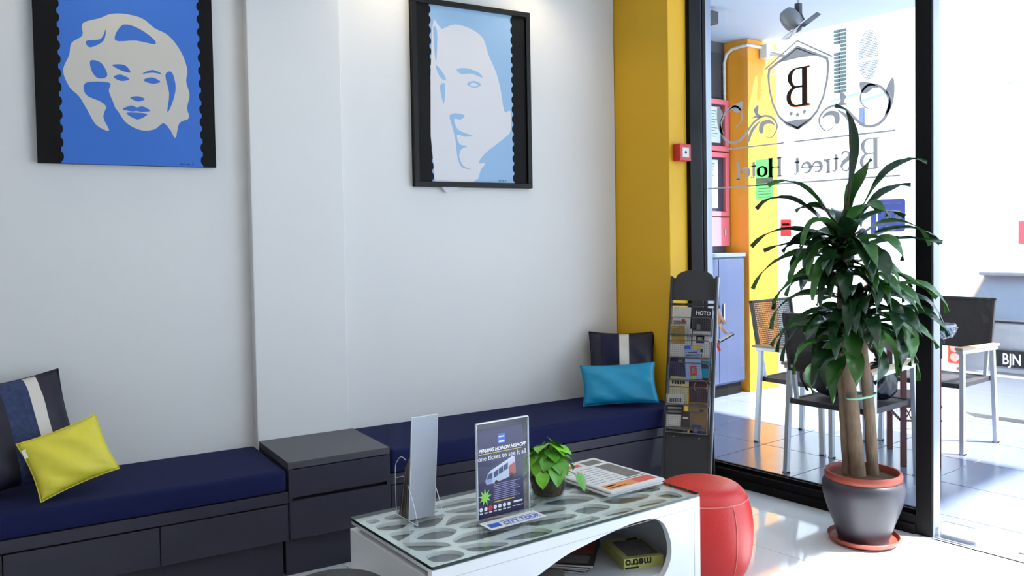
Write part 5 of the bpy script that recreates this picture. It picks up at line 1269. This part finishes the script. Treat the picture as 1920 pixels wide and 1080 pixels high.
for s_ in (-1, 1):
    P = [(-.085, .0, .045), (-.07, .035, .06), (-.03, .042, .075), (.04, .045, .070), (.11, .048, .055), (.165, .040, .045), (.195, .018, .036)]
    vs = []
    for (x, w_, h_) in P:
        w_ = max(w_, .012)
        vs += [(x, s_ * .10 + w_, 0.001), (x, s_ * .10 + w_ * .95, h_ * .6), (x, s_ * .10 + w_ * .4, h_), (x, s_ * .10 - w_ * .4, h_), (x, s_ * .10 - w_ * .95, h_ * .6), (x, s_ * .10 - w_, 0.001)]
    m = MB(); k = len(P)
    m.add(vs, [(i * 6 + j, i * 6 + j + 1, (i + 1) * 6 + j + 1, (i + 1) * 6 + j) for i in range(k - 1) for j in range(5)] + [(i * 6 + 5, i * 6, (i + 1) * 6, (i + 1) * 6 + 5) for i in range(k - 1)] + [(5, 4, 3, 2, 1, 0), tuple((k - 1) * 6 + j for j in range(6))])
    o = m.build('shoe', M_shoe, pe, smooth=True, ang=80); sb = o.modifiers.new('subd', 'SUBSURF'); sb.levels = 1; sb.render_levels = 2
    m = MB(); m.box(-.08, .19, s_ * .10 - .042, s_ * .10 + .042, 0, .012); m.build('sole', M_rub, o, bevel=.008)
hr = MB(); vs = []; nn = 14
for j in range(nn + 1):
    th_ = PI * .62 * j / nn
    for i in range(24):
        a = 2 * PI * i / 24; r_ = 1.0; low = .62 if math.cos(a) > .35 else 1
        tt = th_ * low
        vs.append((.012 + .100 * math.sin(tt) * math.cos(a) * .98, .090 * math.sin(tt) * math.sin(a), 1.645 + .098 * math.cos(tt)))
hr.add(vs, [(j * 24 + i, (j + 1) * 24 + i, (j + 1) * 24 + (i + 1) % 24, j * 24 + (i + 1) % 24) for j in range(nn) for i in range(24)])
o = hr.build('hair', M_hair, pe, smooth=True); sd = o.modifiers.new('solid', 'SOLIDIFY'); sd.thickness = .012; sd.offset = -1
for s_ in (-1, 1):
    m = MB(); m.lathe([(0, -.010), (.008, -.006), (.010, 0), (.008, .006), (0, .010)], 12, M=Matrix.Translation((.092, s_ * .032, 1.652))); m.build('eye', M_stw, pe, smooth=True)
    m = MB(); m.bar((.102, s_ * .018, 1.674), (.094, s_ * .050, 1.674), .006); m.build('eyebrow', M_hair, pe)
m = MB(); m.bar((.099, -.022, 1.585), (.099, .022, 1.585), .007); m.build('lips', mat('lip', (176, 104, 96), .5), pe)
m = MB(); m.lathe([(.033, -.010), (.036, -.006), (.036, .006), (.033, .010)], 20, M=frame((.176, -.226, .855), (1, 0, .4), (0, 1, 0))); m.build('wristwatch', M_rub, pe, smooth=True)
t = thing('phone', 'dark smartphone with red case held by the standing person', 'phone', (0, 0, 0))
t.matrix_world = Matrix.Translation((4.602, 3.890, 0)) @ Matrix.Rotation(YG - PI / 2, 4, 'Z') @ frame((.247, -.226, .655), (1, 0, .55), (0, 1, .1)) 
m = MB(); m.box(-.055, .055, -.034, .034, -.005, .003); m.build('case', mat('dark_case', (36, 38, 48), .4), t, bevel=.003)
m = MB(); m.box(-.050, .050, -.030, .030, .003, .004); m.build('screen', mat('pale_screen', (196, 206, 222), .1), t)
m = MB(); m.tube([(-.055, 0, 0), (-.075, .005, -.02), (-.080, .0, -.06)], [.006, .008, .010], 8); m.build('red_strap', mat('red_strap', (200, 60, 44), .6), t, smooth=True)
